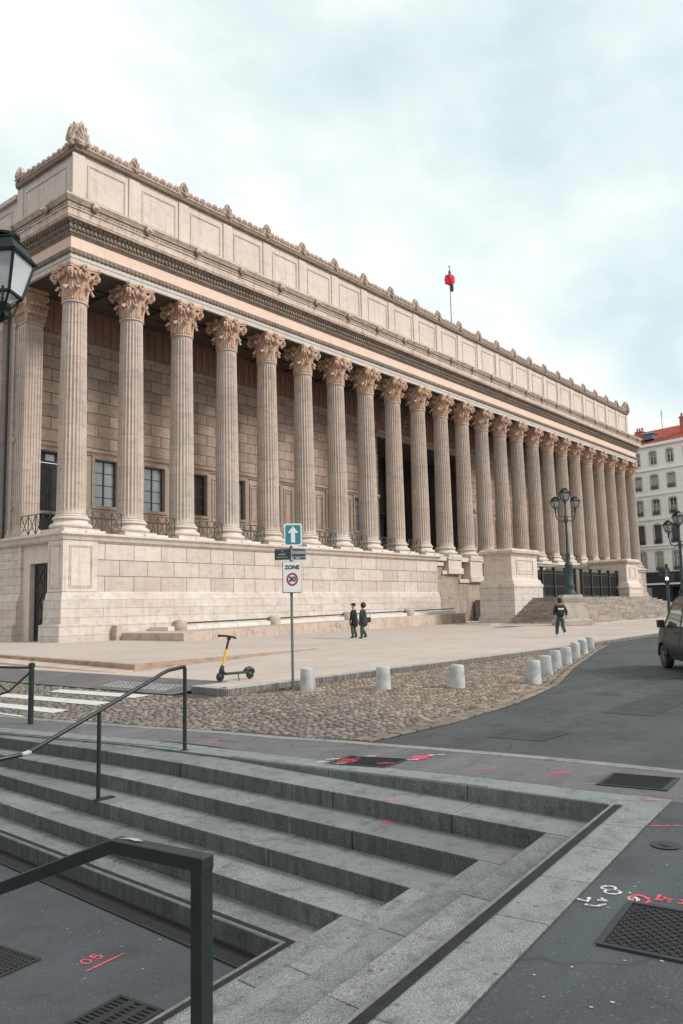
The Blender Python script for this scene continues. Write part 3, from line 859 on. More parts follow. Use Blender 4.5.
# (going -Y then +X then +Y keeps the outside at the right hand)
E_ = MB(); sweep(E_, [(-.9,21.45),(.84,21.45),(.84,21.72),(.88,21.73),(.88,21.95),(-.9,21.95)], path_out)
E_.build('architrave', M['arch'], court)
E_ = MB(); sweep(E_, [(-.95,21.42),(.66,21.42),(.66,21.452),(-.95,21.452)], path_out); E_.build('soffit_shade', M['ceil'], court)  # dark sheet added under the architrave, shade put into its colour
E_ = MB(); sweep(E_, [(-.2,21.95),(.86,21.95),(.93,21.98),(.98,22.15),(1.0,22.25),(.84,22.28),(-.2,22.28)], path_out)
# egg band
def beads(mb, z, out, step, w, h, d, sides=True, zt=None):
    n_ = int((XE-X0+2*out)/step)
    for i in range(n_+1):
        x = X0-out+i*(XE-X0+2*out)/n_
        mb.box((x-w/2, YC-out-d, z), (x+w/2, YC-out+.02, z+h))
    n2 = int(30/step)
    for i in range(n2):
        y = YC-out+.2+i*step
        mb.box((X0-out-d, y-w/2, z), (X0-out+.02, y+w/2, z+h))
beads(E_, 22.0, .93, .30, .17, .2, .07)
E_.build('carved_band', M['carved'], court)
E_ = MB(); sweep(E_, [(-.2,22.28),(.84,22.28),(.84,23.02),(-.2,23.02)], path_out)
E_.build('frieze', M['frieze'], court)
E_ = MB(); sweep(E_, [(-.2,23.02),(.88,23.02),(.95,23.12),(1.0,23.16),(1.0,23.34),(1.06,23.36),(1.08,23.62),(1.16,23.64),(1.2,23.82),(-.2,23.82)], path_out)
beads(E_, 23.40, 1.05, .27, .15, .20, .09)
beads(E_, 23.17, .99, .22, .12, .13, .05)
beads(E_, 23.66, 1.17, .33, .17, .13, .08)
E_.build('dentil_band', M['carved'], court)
E_ = MB(); sweep(E_, [(-.2,23.82),(1.42,23.82),(1.42,23.90),(1.46,23.92),(1.46,24.30),(1.52,24.33),(1.54,24.42),(1.44,24.46),(1.46,24.58),(1.52,24.78),(1.62,24.92),(1.66,24.96),(1.66,25.08),(1.5,25.10),(-.2,25.28)], path_out)
E_.build('cornice', M['cornice'], court)
E_ = MB(); sweep(E_, [(1.455,24.66),(1.52,24.66),(1.56,24.70),(1.52,24.74),(1.47,24.74)], path_out); beads(E_, 24.44, 1.47, .26, .15, .1, .05)
E_.build('cornice_moulding', M['carved'], court)
# lion heads
def lion_mb(c, rot):
    m_ = MB()
    Mx = Matrix.Translation(Vector(c)) @ Matrix.Rotation(rot, 4, 'Z')
    def T(p): return Mx @ Vector(p)
    def el(cc, rx, ry, rz):
        def f(u, v):
            a1 = 2*PI*u; b1 = PI*(v-.5)
            d = 1+.08*math.sin(7*a1)*math.cos(b1)
            return T((cc[0]+rx*math.cos(b1)*math.cos(a1)*d, cc[1]+ry*math.cos(b1)*math.sin(a1)*d, cc[2]+rz*math.sin(b1)))
        m_.grid(f, 14, 8, .5, closed_u=True)
    el((0,0,0), .23, .13, .22); el((0,-.12,-.04), .13, .13, .15); el((0,-.26,-.10), .09, .07, .08)
    el((-.15,-.05,.2), .06, .05, .07); el((.15,-.05,.2), .06, .05, .07)
    return m_
l0 = lion_mb((0,0,0), 0).build('lion_head', M['cornice'], court, smooth=True, loc=(cx(0)+.2, YC-1.66, 24.72))
for i in range(1, NC):
    o = l0.copy(); COL.objects.link(o); o.parent = court; o.location = (cx(i)+.0, YC-1.66, 24.72)
for j in range(5):
    o = l0.copy(); COL.objects.link(o); o.parent = court; o.location = (X0-1.66, YC+.6+j*SP, 24.72); o.rotation_euler = (0,0,-PI/2)
# attic
AO = .10
path_at = [(X0, 46.4), (X0, YC), (XE, YC), (XE, 46.4)]
E_ = MB(); sweep(E_, [(-.5,25.2),(AO+.22,25.2),(AO+.22,25.42),(AO+.12,25.5),(AO,25.55),(AO,28.55),(AO+.06,28.6),(-.5,28.6)], path_at)
E_.build('attic_wall', M['attic'], court)
for i in range(NC):
    E_ = MB(); E_.box((cx(i)-.40, YC-AO-.09, 25.5), (cx(i)+.40, YC-AO+.05, 28.56)); E_.build('attic_pilaster', M['attic'], court, bevel=.01)
for ya_, yb_ in ((YC-AO+.05, YC+.45), (45.75, 46.4)):
    E_ = MB(); E_.box((X0-AO-.09, ya_, 25.5), (X0-AO+.05, yb_, 28.56)); E_.build('attic_pilaster', M['attic'], court, bevel=.01)
E_ = MB()
def frame_rect(mb, o_, du, dn, w, h, t, d, r=None):
    """raised rectangular frame; o_ lower-left corner, du horizontal unit, dn outward"""
    o_ = Vector(o_); du = Vector(du); dn = Vector(dn); up = Vector((0,0,1))
    def bx(a0, b0, a1, b1):
        vs = [o_+du*a+up*b2+dn*c for c in (0, d) for a, b2 in ((a0,b0),(a1,b0),(a1,b1),(a0,b1))]
        mb.add(vs, [(3,2,1,0),(4,5,6,7),(0,1,5,4),(1,2,6,5),(2,3,7,6),(3,0,4,7)], r)
    bx(0,0,w,t); bx(0,h-t,w,h); bx(0,t,t,h-t); bx(w-t,t,w,h-t)
for i in range(NC-1):
    frame_rect(E_, (cx(i)+.62, YC-AO-.001, 25.95), (1,0,0), (0,-1,0), SP-1.24, 2.25, .07, .05)
    frame_rect(E_, (cx(i)+.72, YC-AO-.001, 26.05), (1,0,0), (0,-1,0), SP-1.44, 2.05, .03, .03)
frame_rect(E_, (X0-AO-.001, 45.5, 25.95), (0,-1,0), (-1,0,0), 4.6, 2.25, .07, .05)
E_.build('attic_panel_frames', M['attic'], court)
E_ = MB(); sweep(E_, [(-.5,28.6),(AO+.05,28.6),(AO+.1,28.68),(AO+.22,28.72),(AO+.26,28.92),(AO+.18,28.98),(-.5,28.98)], path_at)
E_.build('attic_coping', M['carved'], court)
# cresting: a running band of shells between palmettes
def shell(mb, c, w, h, d, du, lobes=5, r=None, point=False):
    """palmette: fan of lobes; c base centre, du horizontal unit vector"""
    du = Vector(du); dn = Vector((du.y, -du.x, 0)); c = Vector(c)
    n_ = 22; out = []
    for i in range(n_+1):
        t = i/n_; a = PI*t
        rr = 1 - .12*abs(math.sin(a*lobes))
        px = math.cos(a)*w/2*rr*(1.0-.12*math.sin(a)); pz = (math.sin(a)**1.15)*h*rr
        if point: px = math.cos(a)*w/2*(.96+.06*abs(math.sin(a*lobes))); pz = h*(1-abs(math.cos(a)))**.52*(1-.05*abs(math.sin(a*lobes*1.5)))
        out.append((px, pz))
    vs = []
    for (px, pz) in out: vs.append(c+du*px+Vector((0,0,pz))+dn*(d*.35))
    for (px, pz) in out: vs.append(c+du*px+Vector((0,0,pz))-dn*(d*.6))
    mid = len(vs); vs.append(c+Vector((0,0,h*.32))+dn*d); 
    fs = []
    N = n_+1
    for i in range(n_):
        fs.append((i, i+1, mid)); fs.append((i, N+i, N+i+1, i+1))
    fs.append(tuple(range(N, 2*N)))
    fs.append((0, N, 2*N-1, n_)); fs.append((n_, mid, 0))
    mb.add(vs, fs, r)
    for k in range(lobes):   # ribs
        a = PI*(k+.5)/lobes
        tip = c+du*(math.cos(a)*w*.36)+Vector((0,0,math.sin(a)*h*.80))+dn*d*.75
        mb.tube([c+dn*d*.9+Vector((0,0,.05*h)), (c+tip)/2+dn*d*.75, tip], [.02*h+.01, .05*h, .03*h], 5, r)
E_ = MB()
def crest_run(p0, p1, du, hgt=.66):
    p0 = Vector(p0); p1 = Vector(p1); L = (p1-p0).length; n_ = max(1, round(L/.56)); du = Vector(du)
    dn = Vector((du.y, -du.x, 0))
    for i in range(n_):
        c = p0.lerp(p1, (i+.5)/n_)
        shell(E_, c, L/n_*1.6, hgt*random.uniform(.94,1.06), .14, du, 5)
        E_.tube([c-du*.31+dn*.1+Vector((0,0,.08)), c-du*.24+dn*.14+Vector((0,0,.22)), c-du*.30+dn*.1+Vector((0,0,.34))], [.05,.06,.03], 5)
    a1, b1 = p0, p1
    E_.bar(a1+Vector((0,0,.04)), b1+Vector((0,0,.04)), .42, .09)
yy = YC-AO-.05
for i in range(NC-1):
    crest_run((cx(i)+.32, yy, 28.98), (cx(i+1)-.32, yy, 28.98), (1,0,0))
crest_run((X0-AO-.05, 46.0, 28.98), (X0-AO-.05, YC+.3, 28.98), (0,-1,0))
E_.build('cresting', M['crest'], court)
E_ = MB(); shell(E_, (0,0,0), .92, 1.18, .28, (1,0,0), 5, point=True); E_.box((-.36,-.18,-.02),(.36,.2,.14))
an0 = E_.build('antefix', M['crest'], court, loc=(cx(1), yy, 28.98))
for i in range(2, NC-1):
    o = an0.copy(); COL.objects.link(o); o.parent = court; o.location = (cx(i), yy, 28.98)
E_ = MB()
shell(E_, (.1,-.1,0), 1.35, 1.75, .4, (1,0,0), 7, point=True); shell(E_, (-.1,.1,0), 1.35, 1.75, .4, (0,-1,0), 7, point=True)
ac = E_.build('corner_antefix', M['crest'], court, loc=(X0-.02, YC-.02, 28.98))
o = ac.copy(); COL.objects.link(o); o.parent = court; o.location = (XE+.02, YC-.02, 28.98); o.scale = (-1,1,1)
o = an0.copy(); COL.objects.link(o); o.parent = court; o.location = (X0-AO-.05, 46.1, 28.98); o.rotation_euler = (0,0,-PI/2)
# lower attic and body behind
E_ = MB(); E_.box((X0-.05, 46.4, 25.2), (XE+.05, YB-.5, 28.05)); 
for yb in (50.5, 55., 59.5): E_.box((X0-.14, yb-.3, 25.4), (X0+.1, yb+.3, 27.9))
E_.box((X0-.28, 46.45, 28.05), (XE+.28, YB-.3, 28.35))
for yb in (47., 51.2, 55.7): frame_rect(E_, (X0-.051, yb+3.3, 25.85), (0,-1,0), (-1,0,0), 3.1, 1.75, .09, .05)
E_.build('rear_attic', M['attic'], court)
E_ = MB(); E_.box((X0+.6, YC+.3, 28.3), (XE-.6, 46.5, 28.5)); E_.build('roof', M['slate'], court)

# columns --------------------------------------------------------------
ZB, ZN, ZT = 6.20, 19.28, 21.45
def shaft_mesh():
    mb = MB(); n_ = 24; sub = 6; rings = []
    H0, H1 = ZB+.86, ZN
    ts = [0, .006, .016, .03, .15, .3, .45, .6, .75, .9, .968, .984, 1]
    vs = []
    for t in ts:
        z = H0+(H1-H0)*t
        r0 = .80 - .125*t**1.45
        if t == 0: r0 += .05
        dep = .078 if .015 < t < .985 else 0.
        if t in (.016, .984): dep = .04
        for k in range(n_):
            for s in range(sub):
                u = s/sub
                a = 2*PI*(k+u)/n_
                d = 0 if u == 0 else dep*math.sin(PI*u)
                vs.append(((r0-d)*math.cos(a), (r0-d)*math.sin(a), z))
    N = n_*sub; fs = []
    for i in range(len(ts)-1):
        for k in range(N): fs.append((i*N+k, i*N+(k+1)%N, (i+1)*N+(k+1)%N, (i+1)*N+k))
    mb.add(vs, fs, .5)
    mb.lathe([(.675,ZN-.02),(.74,ZN),(.755,ZN+.05),(.74,ZN+.10),(.66,ZN+.12)], n=32, r=.5)
    return mb
def base_mesh():
    mb = MB()
    pr = [(.8,ZB+.02)]
    def torus(rc, zc, rr, n_=8):
        return [(rc+rr*math.cos(a), zc+rr*math.sin(a)) for a in [(-PI/2+PI*i/n_) for i in range(n_+1)]]
    pr += torus(1.02, ZB+.17, .15); pr += [(.98,ZB+.34),(.93,ZB+.42),(.92,ZB+.48),(.97,ZB+.52)]
    pr += torus(.93, ZB+.61, .085); pr += [(.90,ZB+.71)] + torus(.87, ZB+.76, .045, 5) + [(.83,ZB+.84),(.80,ZB+.88)]
    mb.lathe(pr, n=40, r=.5)
    mb.box((-1.14,-1.14,5.9), (1.14,1.14,ZB+.02), .5)
    return mb
def leaf(mb, a, r0, z0, h, w, curl, nseg=9, nx=7):
    ca, sa = math.cos(a), math.sin(a)
    vs = []
    for side in (0, 1):
        for j in range(nseg+1):
            v = j/nseg
            if v < .72:
                z = z0+h*v/.72*.98; rr = r0+.03+.06*v + curl*.35*max(0, v-.35)
            else:
                t = (v-.72)/.28; ang = t*PI*.95
                rr = r0+.073+curl*.13 + curl*.5*(1-math.cos(ang)) *.5*1.6
                z = z0+h*.98 + curl*.28*math.sin(ang) - curl*.55*max(0, t-.55)
            width = w*(.72+.38*math.sin(PI*min(1, v*1.05))) * (1-.55*max(0, v-.7)/.3)
            for i in range(nx):
                u = i/(nx-1)*2-1
                lob = 1-.16*abs(math.sin(v*PI*4.5))*abs(u)
                tt = u*width/2*lob
                rad = rr - .10*u*u*w + .035*math.cos(u*PI*3)*(1-.3*v) - side*.06
                vs.append((rad*ca - tt*sa, rad*sa + tt*ca, z - .05*abs(u)*math.sin(v*PI*4.5)**2))
    n1 = (nseg+1)*nx; fs = []
    for j in range(nseg):
        for i in range(nx-1):
            q = j*nx+i
            fs.append((q, q+1, q+nx+1, q+nx)); fs.append((n1+q+nx, n1+q+nx+1, n1+q+1, n1+q))
    for j in range(nseg):
        for i in (0, nx-1):
            q = j*nx+i; fs.append((q, q+nx, n1+q+nx, n1+q))
    for i in range(nx-1):
        q = nseg*nx+i; fs.append((q, q+1, n1+q+1, n1+q))
    mb.add(vs, fs, .5)
def spiral(mb, path, radii): mb.tube(path, radii, 6, .5)
def capital_mesh():
    mb = MB(); z0 = ZN+.10; H = ZT-z0
    mb.lathe([(.66,z0),(.66,z0+H*.4),(.70,z0+H*.62),(.80,z0+H*.78),(.92,z0+H*.86),(.92,z0+H*.88)], n=24, r=.5)
    for k in range(8): leaf(mb, 2*PI*k/8+PI/8, .64, z0, H*.36, .60, .42)
    for k in range(8): leaf(mb, 2*PI*k/8, .68, z0+.08, H*.62, .56, .52)
    for k in range(16): leaf(mb, 2*PI*k/16+PI/16, .72, z0+H*.44, H*.30, .34, .36, 7, 5)
    for k in range(4):
        A0 = PI/4+k*PI/2
        for sgn in (-1, 1):
            pts = []; rad = []
            aa = A0+sgn*.42
            for i in range(8):
                t = i/7
                ang = aa+(A0+sgn*.05-aa)*sm(t); rr = .78+.40*t**1.4; z = z0+H*(.48+.36*t**.8)
                pts.append((rr*math.cos(ang), rr*math.sin(ang), z)); rad.append(.06+.025*t)
            c_r, c_z = 1.13, z0+H*.72
            for i in range(15):
                t = i/14; th = PI/2 - t*PI*2.6; q = .215*(1-t*.8)
                rr = c_r+q*math.cos(th)+.04; z = c_z+q*math.sin(th)
                ang = A0+sgn*.05
                pts.append((rr*math.cos(ang), rr*math.sin(ang), z)); rad.append(.085-.035*t)
            spiral(mb, pts, rad)
        # inner helices and the flower on each face
        F0 = k*PI/2
        for sgn in (-1, 1):
            pts = []; rad = []
            for i in range(16):
                t = i/15; th = -PI/2+t*PI*2.6; q = .17*(1-t*.75)
                off = sgn*(.19 + q*math.cos(th)); z = z0+H*.73+q*math.sin(th)*-1
                pts.append((.93*math.cos(F0)-off*math.sin(F0), .93*math.sin(F0)+off*math.cos(F0), z)); rad.append(.075-.03*t)
            spiral(mb, pts, rad)
        for pk in range(7):
            a2 = pk*2*PI/7; rr = .11 if pk < 6 else 0
            py, pz = math.cos(a2)*.13, math.sin(a2)*.13
            c = Vector((1.0*math.cos(F0)-py*math.sin(F0), 1.0*math.sin(F0)+py*math.cos(F0), z0+H*.93+pz))
            mb.tube([c-Vector((math.cos(F0),math.sin(F0),0))*.12, c+Vector((math.cos(F0),math.sin(F0),0))*.06, c+Vector((math.cos(F0),math.sin(F0),0))*.10], [.08,.085,.03], 6, .5)
    # abacus with concave sides
    out = []
    for k in range(4):
        A0 = k*PI/2
        n_ = 10
        for i in range(n_+1):
            t = i/n_*2-1
            y = t*.96; x = 1.05 - .20*(1-t*t)
            out.append((x*math.cos(A0)-y*math.sin(A0), x*math.sin(A0)+y*math.cos(A0)))
    for sc_, za, zb in ((.95, ZT-.25, ZT-.16), (1.0, ZT-.13, ZT-.005)):
        mb.prism([(x*sc_, y*sc_) for x, y in out], za-.03, zb, .5)
    return mb
sh = shaft_mesh().build('column', M['shaft'], court, smooth=True, autos=38, loc=(cx(0), YC, 0))
bs = base_mesh().build('column_base', M['plain'], sh, smooth=True, autos=40)
cp = capital_mesh().build('capital', M['capital'], sh, smooth=True, autos=50)
for i in range(1, NC):
    o = sh.copy(); COL.objects.link(o); o.parent = court; o.location = (cx(i), YC, 0); o.rotation_euler = (0,0,(i%4)*PI/2)
    for ch in (bs, cp):
        c2 = ch.copy(); COL.objects.link(c2); c2.parent = o

# portico wall ---------------------------------------------------------
YW = 45.3
def wall_grid(mb, org, du, dn, us, zs, opens, depth, r=.5, rev=None):
    """front faces of a wall with openings (u0,z0,u1,z1) and their reveals going back by depth"""
    org = Vector(org); du = Vector(du); dn = Vector(dn)
    U = sorted(set([us[0], us[1]]+[o[0] for o in opens]+[o[2] for o in opens]))
    Z = sorted(set([zs[0], zs[1]]+[o[1] for o in opens]+[o[3] for o in opens]))
    def P(u, z, d=0): return org+du*u+Vector((0,0,z))-dn*d
    for a_, b2 in zip(U, U[1:]):
        for c, d in zip(Z, Z[1:]):
            mu, mz = (a_+b2)/2, (c+d)/2
            if any(o[0] < mu < o[2] and o[1] < mz < o[3] for o in opens): continue
            mb.add([P(a_,c),P(b2,c),P(b2,d),P(a_,d)], [(0,1,2,3)], r)
    tgt = rev or mb
    for (u0,z0,u1,z1) in opens:
        for q in ([P(u0,z0),P(u0,z1),P(u0,z1,depth),P(u0,z0,depth)], [P(u1,z0),P(u1,z0,depth),P(u1,z1,depth),P(u1,z1)],
                  [P(u0,z1),P(u1,z1),P(u1,z1,depth),P(u0,z1,depth)], [P(u0,z0),P(u0,z0,depth),P(u1,z0,depth),P(u1,z0)]):
            tgt.add(q, [(0,1,2,3)], r)
opens_lo = []; wins = []
for i in range(NC-1):
    xc = cx(i)+SP/2
    if i in (0, NC-2): opens_lo.append((xc-.85, 6.0, xc+.85, 11.7)); continue
    if 9 <= i <= 13: continue
    opens_lo.append((xc-.88, 8.35, xc+.88, 11.6)); wins.append(xc)
PX0, PX1 = cx(9)+.9, cx(14)-.9
W_ = MB()
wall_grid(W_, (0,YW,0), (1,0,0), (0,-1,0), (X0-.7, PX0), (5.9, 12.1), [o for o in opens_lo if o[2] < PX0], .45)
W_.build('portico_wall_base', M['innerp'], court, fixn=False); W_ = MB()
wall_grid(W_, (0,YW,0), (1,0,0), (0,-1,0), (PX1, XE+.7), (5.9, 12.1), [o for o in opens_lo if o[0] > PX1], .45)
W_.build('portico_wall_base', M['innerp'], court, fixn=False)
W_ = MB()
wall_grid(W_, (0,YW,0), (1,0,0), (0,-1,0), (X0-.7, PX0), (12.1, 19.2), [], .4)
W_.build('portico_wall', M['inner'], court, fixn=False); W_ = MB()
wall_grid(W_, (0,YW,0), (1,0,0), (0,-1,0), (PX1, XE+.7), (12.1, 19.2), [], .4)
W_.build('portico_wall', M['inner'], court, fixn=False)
W_ = MB()
for a_, b2 in ((X0-.7, PX0), (PX1, XE+.7)):
    sweep(W_, [(-.2,11.85),(.08,11.85),(.12,11.95),(.22,12.05),(.22,12.2),(.08,12.25),(-.2,12.25)], [(a_, YW),(b2, YW)])
    sweep(W_, [(-.2,7.75),(.1,7.75),(.1,7.92),(-.2,7.95)], [(a_, YW),(b2, YW)])
    sweep(W_, [(-.2,19.1),(.06,19.1),(.1,19.2),(.1,19.32),(-.2,19.34)], [(a_, YW),(b2, YW)])
sweep(W_, [(-.2,18.0),(.05,18.0),(.05,18.3),(.25,18.35),(.3,18.62),(-.2,18.65)], [(PX0-.2, YW),(PX1+.2, YW)])
for i in range(NC):
    if 9 < i < 14 or i == 0: continue
    frame_rect(W_, (cx(i)-.55, YW-.001, 8.2), (1,0,0), (0,-1,0), 1.1, 3.3, .13, .07)
    frame_rect(W_, (cx(i)-.32, YW-.001, 8.5), (1,0,0), (0,-1,0), .64, 2.7, .05, .05)
for o_ in opens_lo:
    frame_rect(W_, (o_[0]-.22, YW-.001, o_[1]-.0), (1,0,0), (0,-1,0), o_[2]-o_[0]+.44, o_[3]-o_[1]+.25, .2, .09)
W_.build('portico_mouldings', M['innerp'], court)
W_ = MB(); wall_grid(W_, (0,YW-.02,0), (1,0,0), (0,-1,0), (X0-.7, PX0), (19.33, 21.6), [], .1)
wall_grid(W_, (0,YW-.02,0), (1,0,0), (0,-1,0), (PX1, XE+.7), (19.33, 21.6), [], .1)
wall_grid(W_, (0,YW-.02,0), (1,0,0), (0,-1,0), (PX0, PX1), (18.64, 21.6), [], .1)
for i in range(int((XE-X0)/.62)):
    x = X0+i*.62
    W_.box((x, YW-.09, 19.5), (x+.34, YW-.015, 21.3))
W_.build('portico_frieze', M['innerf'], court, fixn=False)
for k, xm in enumerate((cx(9)+2, cx(10)+2, cx(11)+2, cx(12)+2, cx(13)+2)):
    m_ = MB()
    def tor(u, v, xm=xm): 
        a1, b1 = 2*PI*u, 2*PI*v
        rr = .50+.10*math.cos(b1); return (xm+rr*math.cos(a1), YW-.10+.1*math.sin(b1), 20.3+rr*math.sin(a1))
    m_.grid(tor, 20, 7, .5, closed_u=True)
    m_.lathe([(.01,0),(.3,0),(.2,.1),(.01,.12)], (0,0,0), 14)
    for j in range(len(m_.v)-4*14, len(m_.v)):
        x, y, z = m_.v[j]; m_.v[j] = (xm+x, YW-.05-z, 20.3+y)
    m_.build('medallion', M['innerp'], court, smooth=True)
# windows
def window_parts(w, h, nx_, nz_, parent, loc, name='window', gm='glass', t=.07, bars=.045, rot=0, fm='winframe'):
    f = MB()
    f.box((-w/2,-.05,0),(-w/2+t,.05,h)); f.box((w/2-t,-.05,0),(w/2,.05,h)); f.box((-w/2+t,-.05,0),(w/2-t,.05,t)); f.box((-w/2+t,-.05,h-t),(w/2-t,.05,h))
    f.box((-.05,-.045,t),(.05,.045,h-t))
    for i in range(1, nx_):
        if nx_ % 2 == 0 and i == nx_//2: continue
        x = -w/2+i*w/nx_; f.box((x-bars/2,-.03,t),(x+bars/2,.03,h-t))
    for j in range(1, nz_):
        z = j*h/nz_; f.box((-w/2+t,-.033,z-bars/2),(w/2-t,.033,z+bars/2))
    o1 = f.build(name, M[fm], parent, loc=loc); o1.rotation_euler = (0,0,rot)
    p_ = MB(); p_.box((-w/2+.02,.0,.02),(w/2-.02,.012,h-.02)); p_.build('pane', M[gm], o1)
    return o1
w0 = window_parts(1.76, 3.25, 2, 4, court, (wins[0], YW+.30, 8.35))
pane0 = w0.children[0]
for i, xc in enumerate(wins[1:]):
    o = w0.copy(); COL.objects.link(o); o.parent = court; o.location = (xc, YW+.30, 8.35)
    c2 = pane0.copy(); COL.objects.link(c2); c2.parent = o
    if i in (1, 3, 5, 8): c2.material_slots[0].link = 'OBJECT'; c2.material_slots[0].material = M['glassd']
for i in (0, NC-2):
    xc = cx(i)+SP/2
    d_ = MB(); d_.box((xc-.85,YW+.3,6.0),(xc-.02,YW+.4,11.0)); d_.box((xc+.02,YW+.3,6.0),(xc+.85,YW+.4,11.0)); d_.box((xc-.85,YW+.31,11.05),(xc+.85,YW+.38,11.7))
    for s in (-1,1):
        for (za, zb) in ((6.3,7.6),(7.8,9.2),(9.4,10.8)):
            frame_rect(d_, (xc+(-.75 if s<0 else .12), YW+.3, za), (1,0,0), (0,-1,0), .63, zb-za, .07, .03)
    dd_ = d_.build('door', M['wood'], court)
    h_ = MB(); h_.tube([(xc+.08,YW+.29,7.1),(xc+.08,YW+.22,7.1),(xc+.08,YW+.22,7.25)], .02, 6); h_.build('handle', M['galv'], dd_)
    t_ = MB(); t_.box((xc-.3,YW+.27,11.15),(xc+.3,YW+.30,11.55)); t_.build('fanlight', M['glass'], dd_)
# central dark vestibule
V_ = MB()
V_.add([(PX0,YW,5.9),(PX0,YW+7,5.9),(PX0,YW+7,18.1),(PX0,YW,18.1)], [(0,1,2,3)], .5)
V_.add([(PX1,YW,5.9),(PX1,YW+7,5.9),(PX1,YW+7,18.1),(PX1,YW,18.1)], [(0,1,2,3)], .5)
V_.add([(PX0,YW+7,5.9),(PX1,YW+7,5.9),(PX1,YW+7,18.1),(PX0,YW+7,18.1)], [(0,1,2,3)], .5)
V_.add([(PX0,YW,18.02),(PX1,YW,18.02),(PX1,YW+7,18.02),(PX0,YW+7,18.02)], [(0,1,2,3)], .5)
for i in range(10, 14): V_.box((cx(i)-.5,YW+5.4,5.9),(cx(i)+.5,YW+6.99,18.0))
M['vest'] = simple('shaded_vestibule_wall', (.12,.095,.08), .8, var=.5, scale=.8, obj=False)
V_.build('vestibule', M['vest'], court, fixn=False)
for i in range(9, 14):
    d_ = MB(); xm = cx(i)+SP/2
    d_.box((xm-1.2,YW+6.8,6.0),(xm-.03,YW+6.95,11.2)); d_.box((xm+.03,YW+6.8,6.0),(xm+1.2,YW+6.95,11.2)); frame_rect(d_, (xm-1.45,YW+6.8,6.0), (1,0,0), (0,-1,0), 2.9, 5.5, .2, .15)
    d_.box((xm-1.6,YW+6.5,11.6),(xm+1.6,YW+6.95,12.0))
    d_.build('inner_door', M['wood'], court)
# platform, ceiling
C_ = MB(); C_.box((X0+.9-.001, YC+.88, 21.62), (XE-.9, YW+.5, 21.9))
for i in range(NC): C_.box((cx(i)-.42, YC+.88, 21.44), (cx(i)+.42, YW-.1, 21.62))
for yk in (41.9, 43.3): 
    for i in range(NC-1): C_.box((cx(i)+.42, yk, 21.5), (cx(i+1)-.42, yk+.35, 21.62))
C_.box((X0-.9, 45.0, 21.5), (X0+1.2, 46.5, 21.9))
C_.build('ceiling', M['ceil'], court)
C_ = MB(); C_.box((X0-.9, 39.0, 5.6), (XE+.9, 47.5, 6.0)); C_.build('platform', M['plain'], court)
# side: anta pilaster and wing walls
S_ = MB()
def pilaster(mb, x0, x1, y0, y1, z0, z1, flx=True):
    mb.box((x0, y0, z0), (x1, y1, z1))
S_.box((X0-.72, YW-1.2, 6.0), (X0+.70, YW+.45, 6.35)); S_.box((X0-.66, YW-1.14, 6.35), (X0+.64, YW+.42, 6.6)); S_.box((X0-.56,YW-1.06,6.6),(X0+.56,YW+.4,ZN))
for k in range(6):
    u = X0-.47+k*.185; S_.box((u, YW-1.10, 6.9), (u+.10, YW-1.05, ZN-.3))
    v = YW-.98+k*.22; S_.box((X0-.60, v, 6.9), (X0-.55, v+.12, ZN-.3))
S_.box((X0-.62,YW-1.12,ZN-.05),(X0+.62,YW+.4,ZN+.06))
S_.build('anta', M['shaft'], court)
K_ = MB(); K_.box((X0-.58,YW-1.08,ZN+.06),(X0+.58,YW+.4,ZT-.25)); K_.box((X0-.78,YW-1.28,ZT-.22),(X0+.78,YW+.45,ZT-.01))
for t_, (zz, hh, cu) in enumerate(((ZN+.08,.5,.3),(ZN+.2,.95,.35))):
    for k in range(5):
        off = (k-2)*.26+(.13 if t_ else 0)
        m1 = MB(); leaf(m1, -PI/2, .5, zz, hh, .28, cu)
        K_.add([(x+X0+off, y+YW-.58, z) for x, y, z in m1.v], m1.f, .5)
        m1 = MB(); leaf(m1, PI, .1, zz, hh, .28, cu)
        K_.add([(x+X0-.48, y+YW-.45+off, z) for x, y, z in m1.v], m1.f, .5)
for sx, sy in ((-.62,-1.12),(.62,-1.12),(-.62,.2)):
    pts = [(X0+sx*(1+.0), YW+sy, ZN+1.0)]
    for i in range(12):
        t = i/11; th = PI/2-t*PI*2.2; q = .2*(1-.8*t); pts.append((X0+sx+math.copysign(.05+q*math.cos(th)*.7, sx), YW+sy-q*math.cos(th)*.7, ZT-.5+q*math.sin(th)))
    K_.tube(pts, .06, 6)
K_.build('anta_capital', M['capital'], court)
S_ = MB()
S_.box((X0-.25, YW+.42, 6.0), (X0+.9, YB, ZT))                      # side wall
S_.box((X0-.62, 47.0, 6.0), (X0-.2, 49.6, 19.9))                     # second pilaster
for k in range(8): S_.box((X0-.66, 47.14+k*.31, 6.9), (X0-.61, 47.30+k*.31, 19.4))
S_.build('side_wall', M['shaft'], court)
S_ = MB()
sweep(S_, [(-.3,19.9),(.42,19.9),(.46,20.1),(.55,20.2),(.60,20.5),(-.3,20.6)], [(X0-.25, YB-1),(X0-.25, 46.75)])
S_.build('side_cornice', M['cornice'], court)
S_ = MB()
S_.tube([(X0-.42,46.6,21.2),(X0-.42,46.6,6.3),(X0-.75,46.6,5.9),(X0-1.1,46.6,5.5),(X0-1.1,46.6,3.6),(X0-1.25,46.6,3.2),(X0-1.25,46.6,.0)], .085, 8)
S_.build('downpipe', M['black'], court)
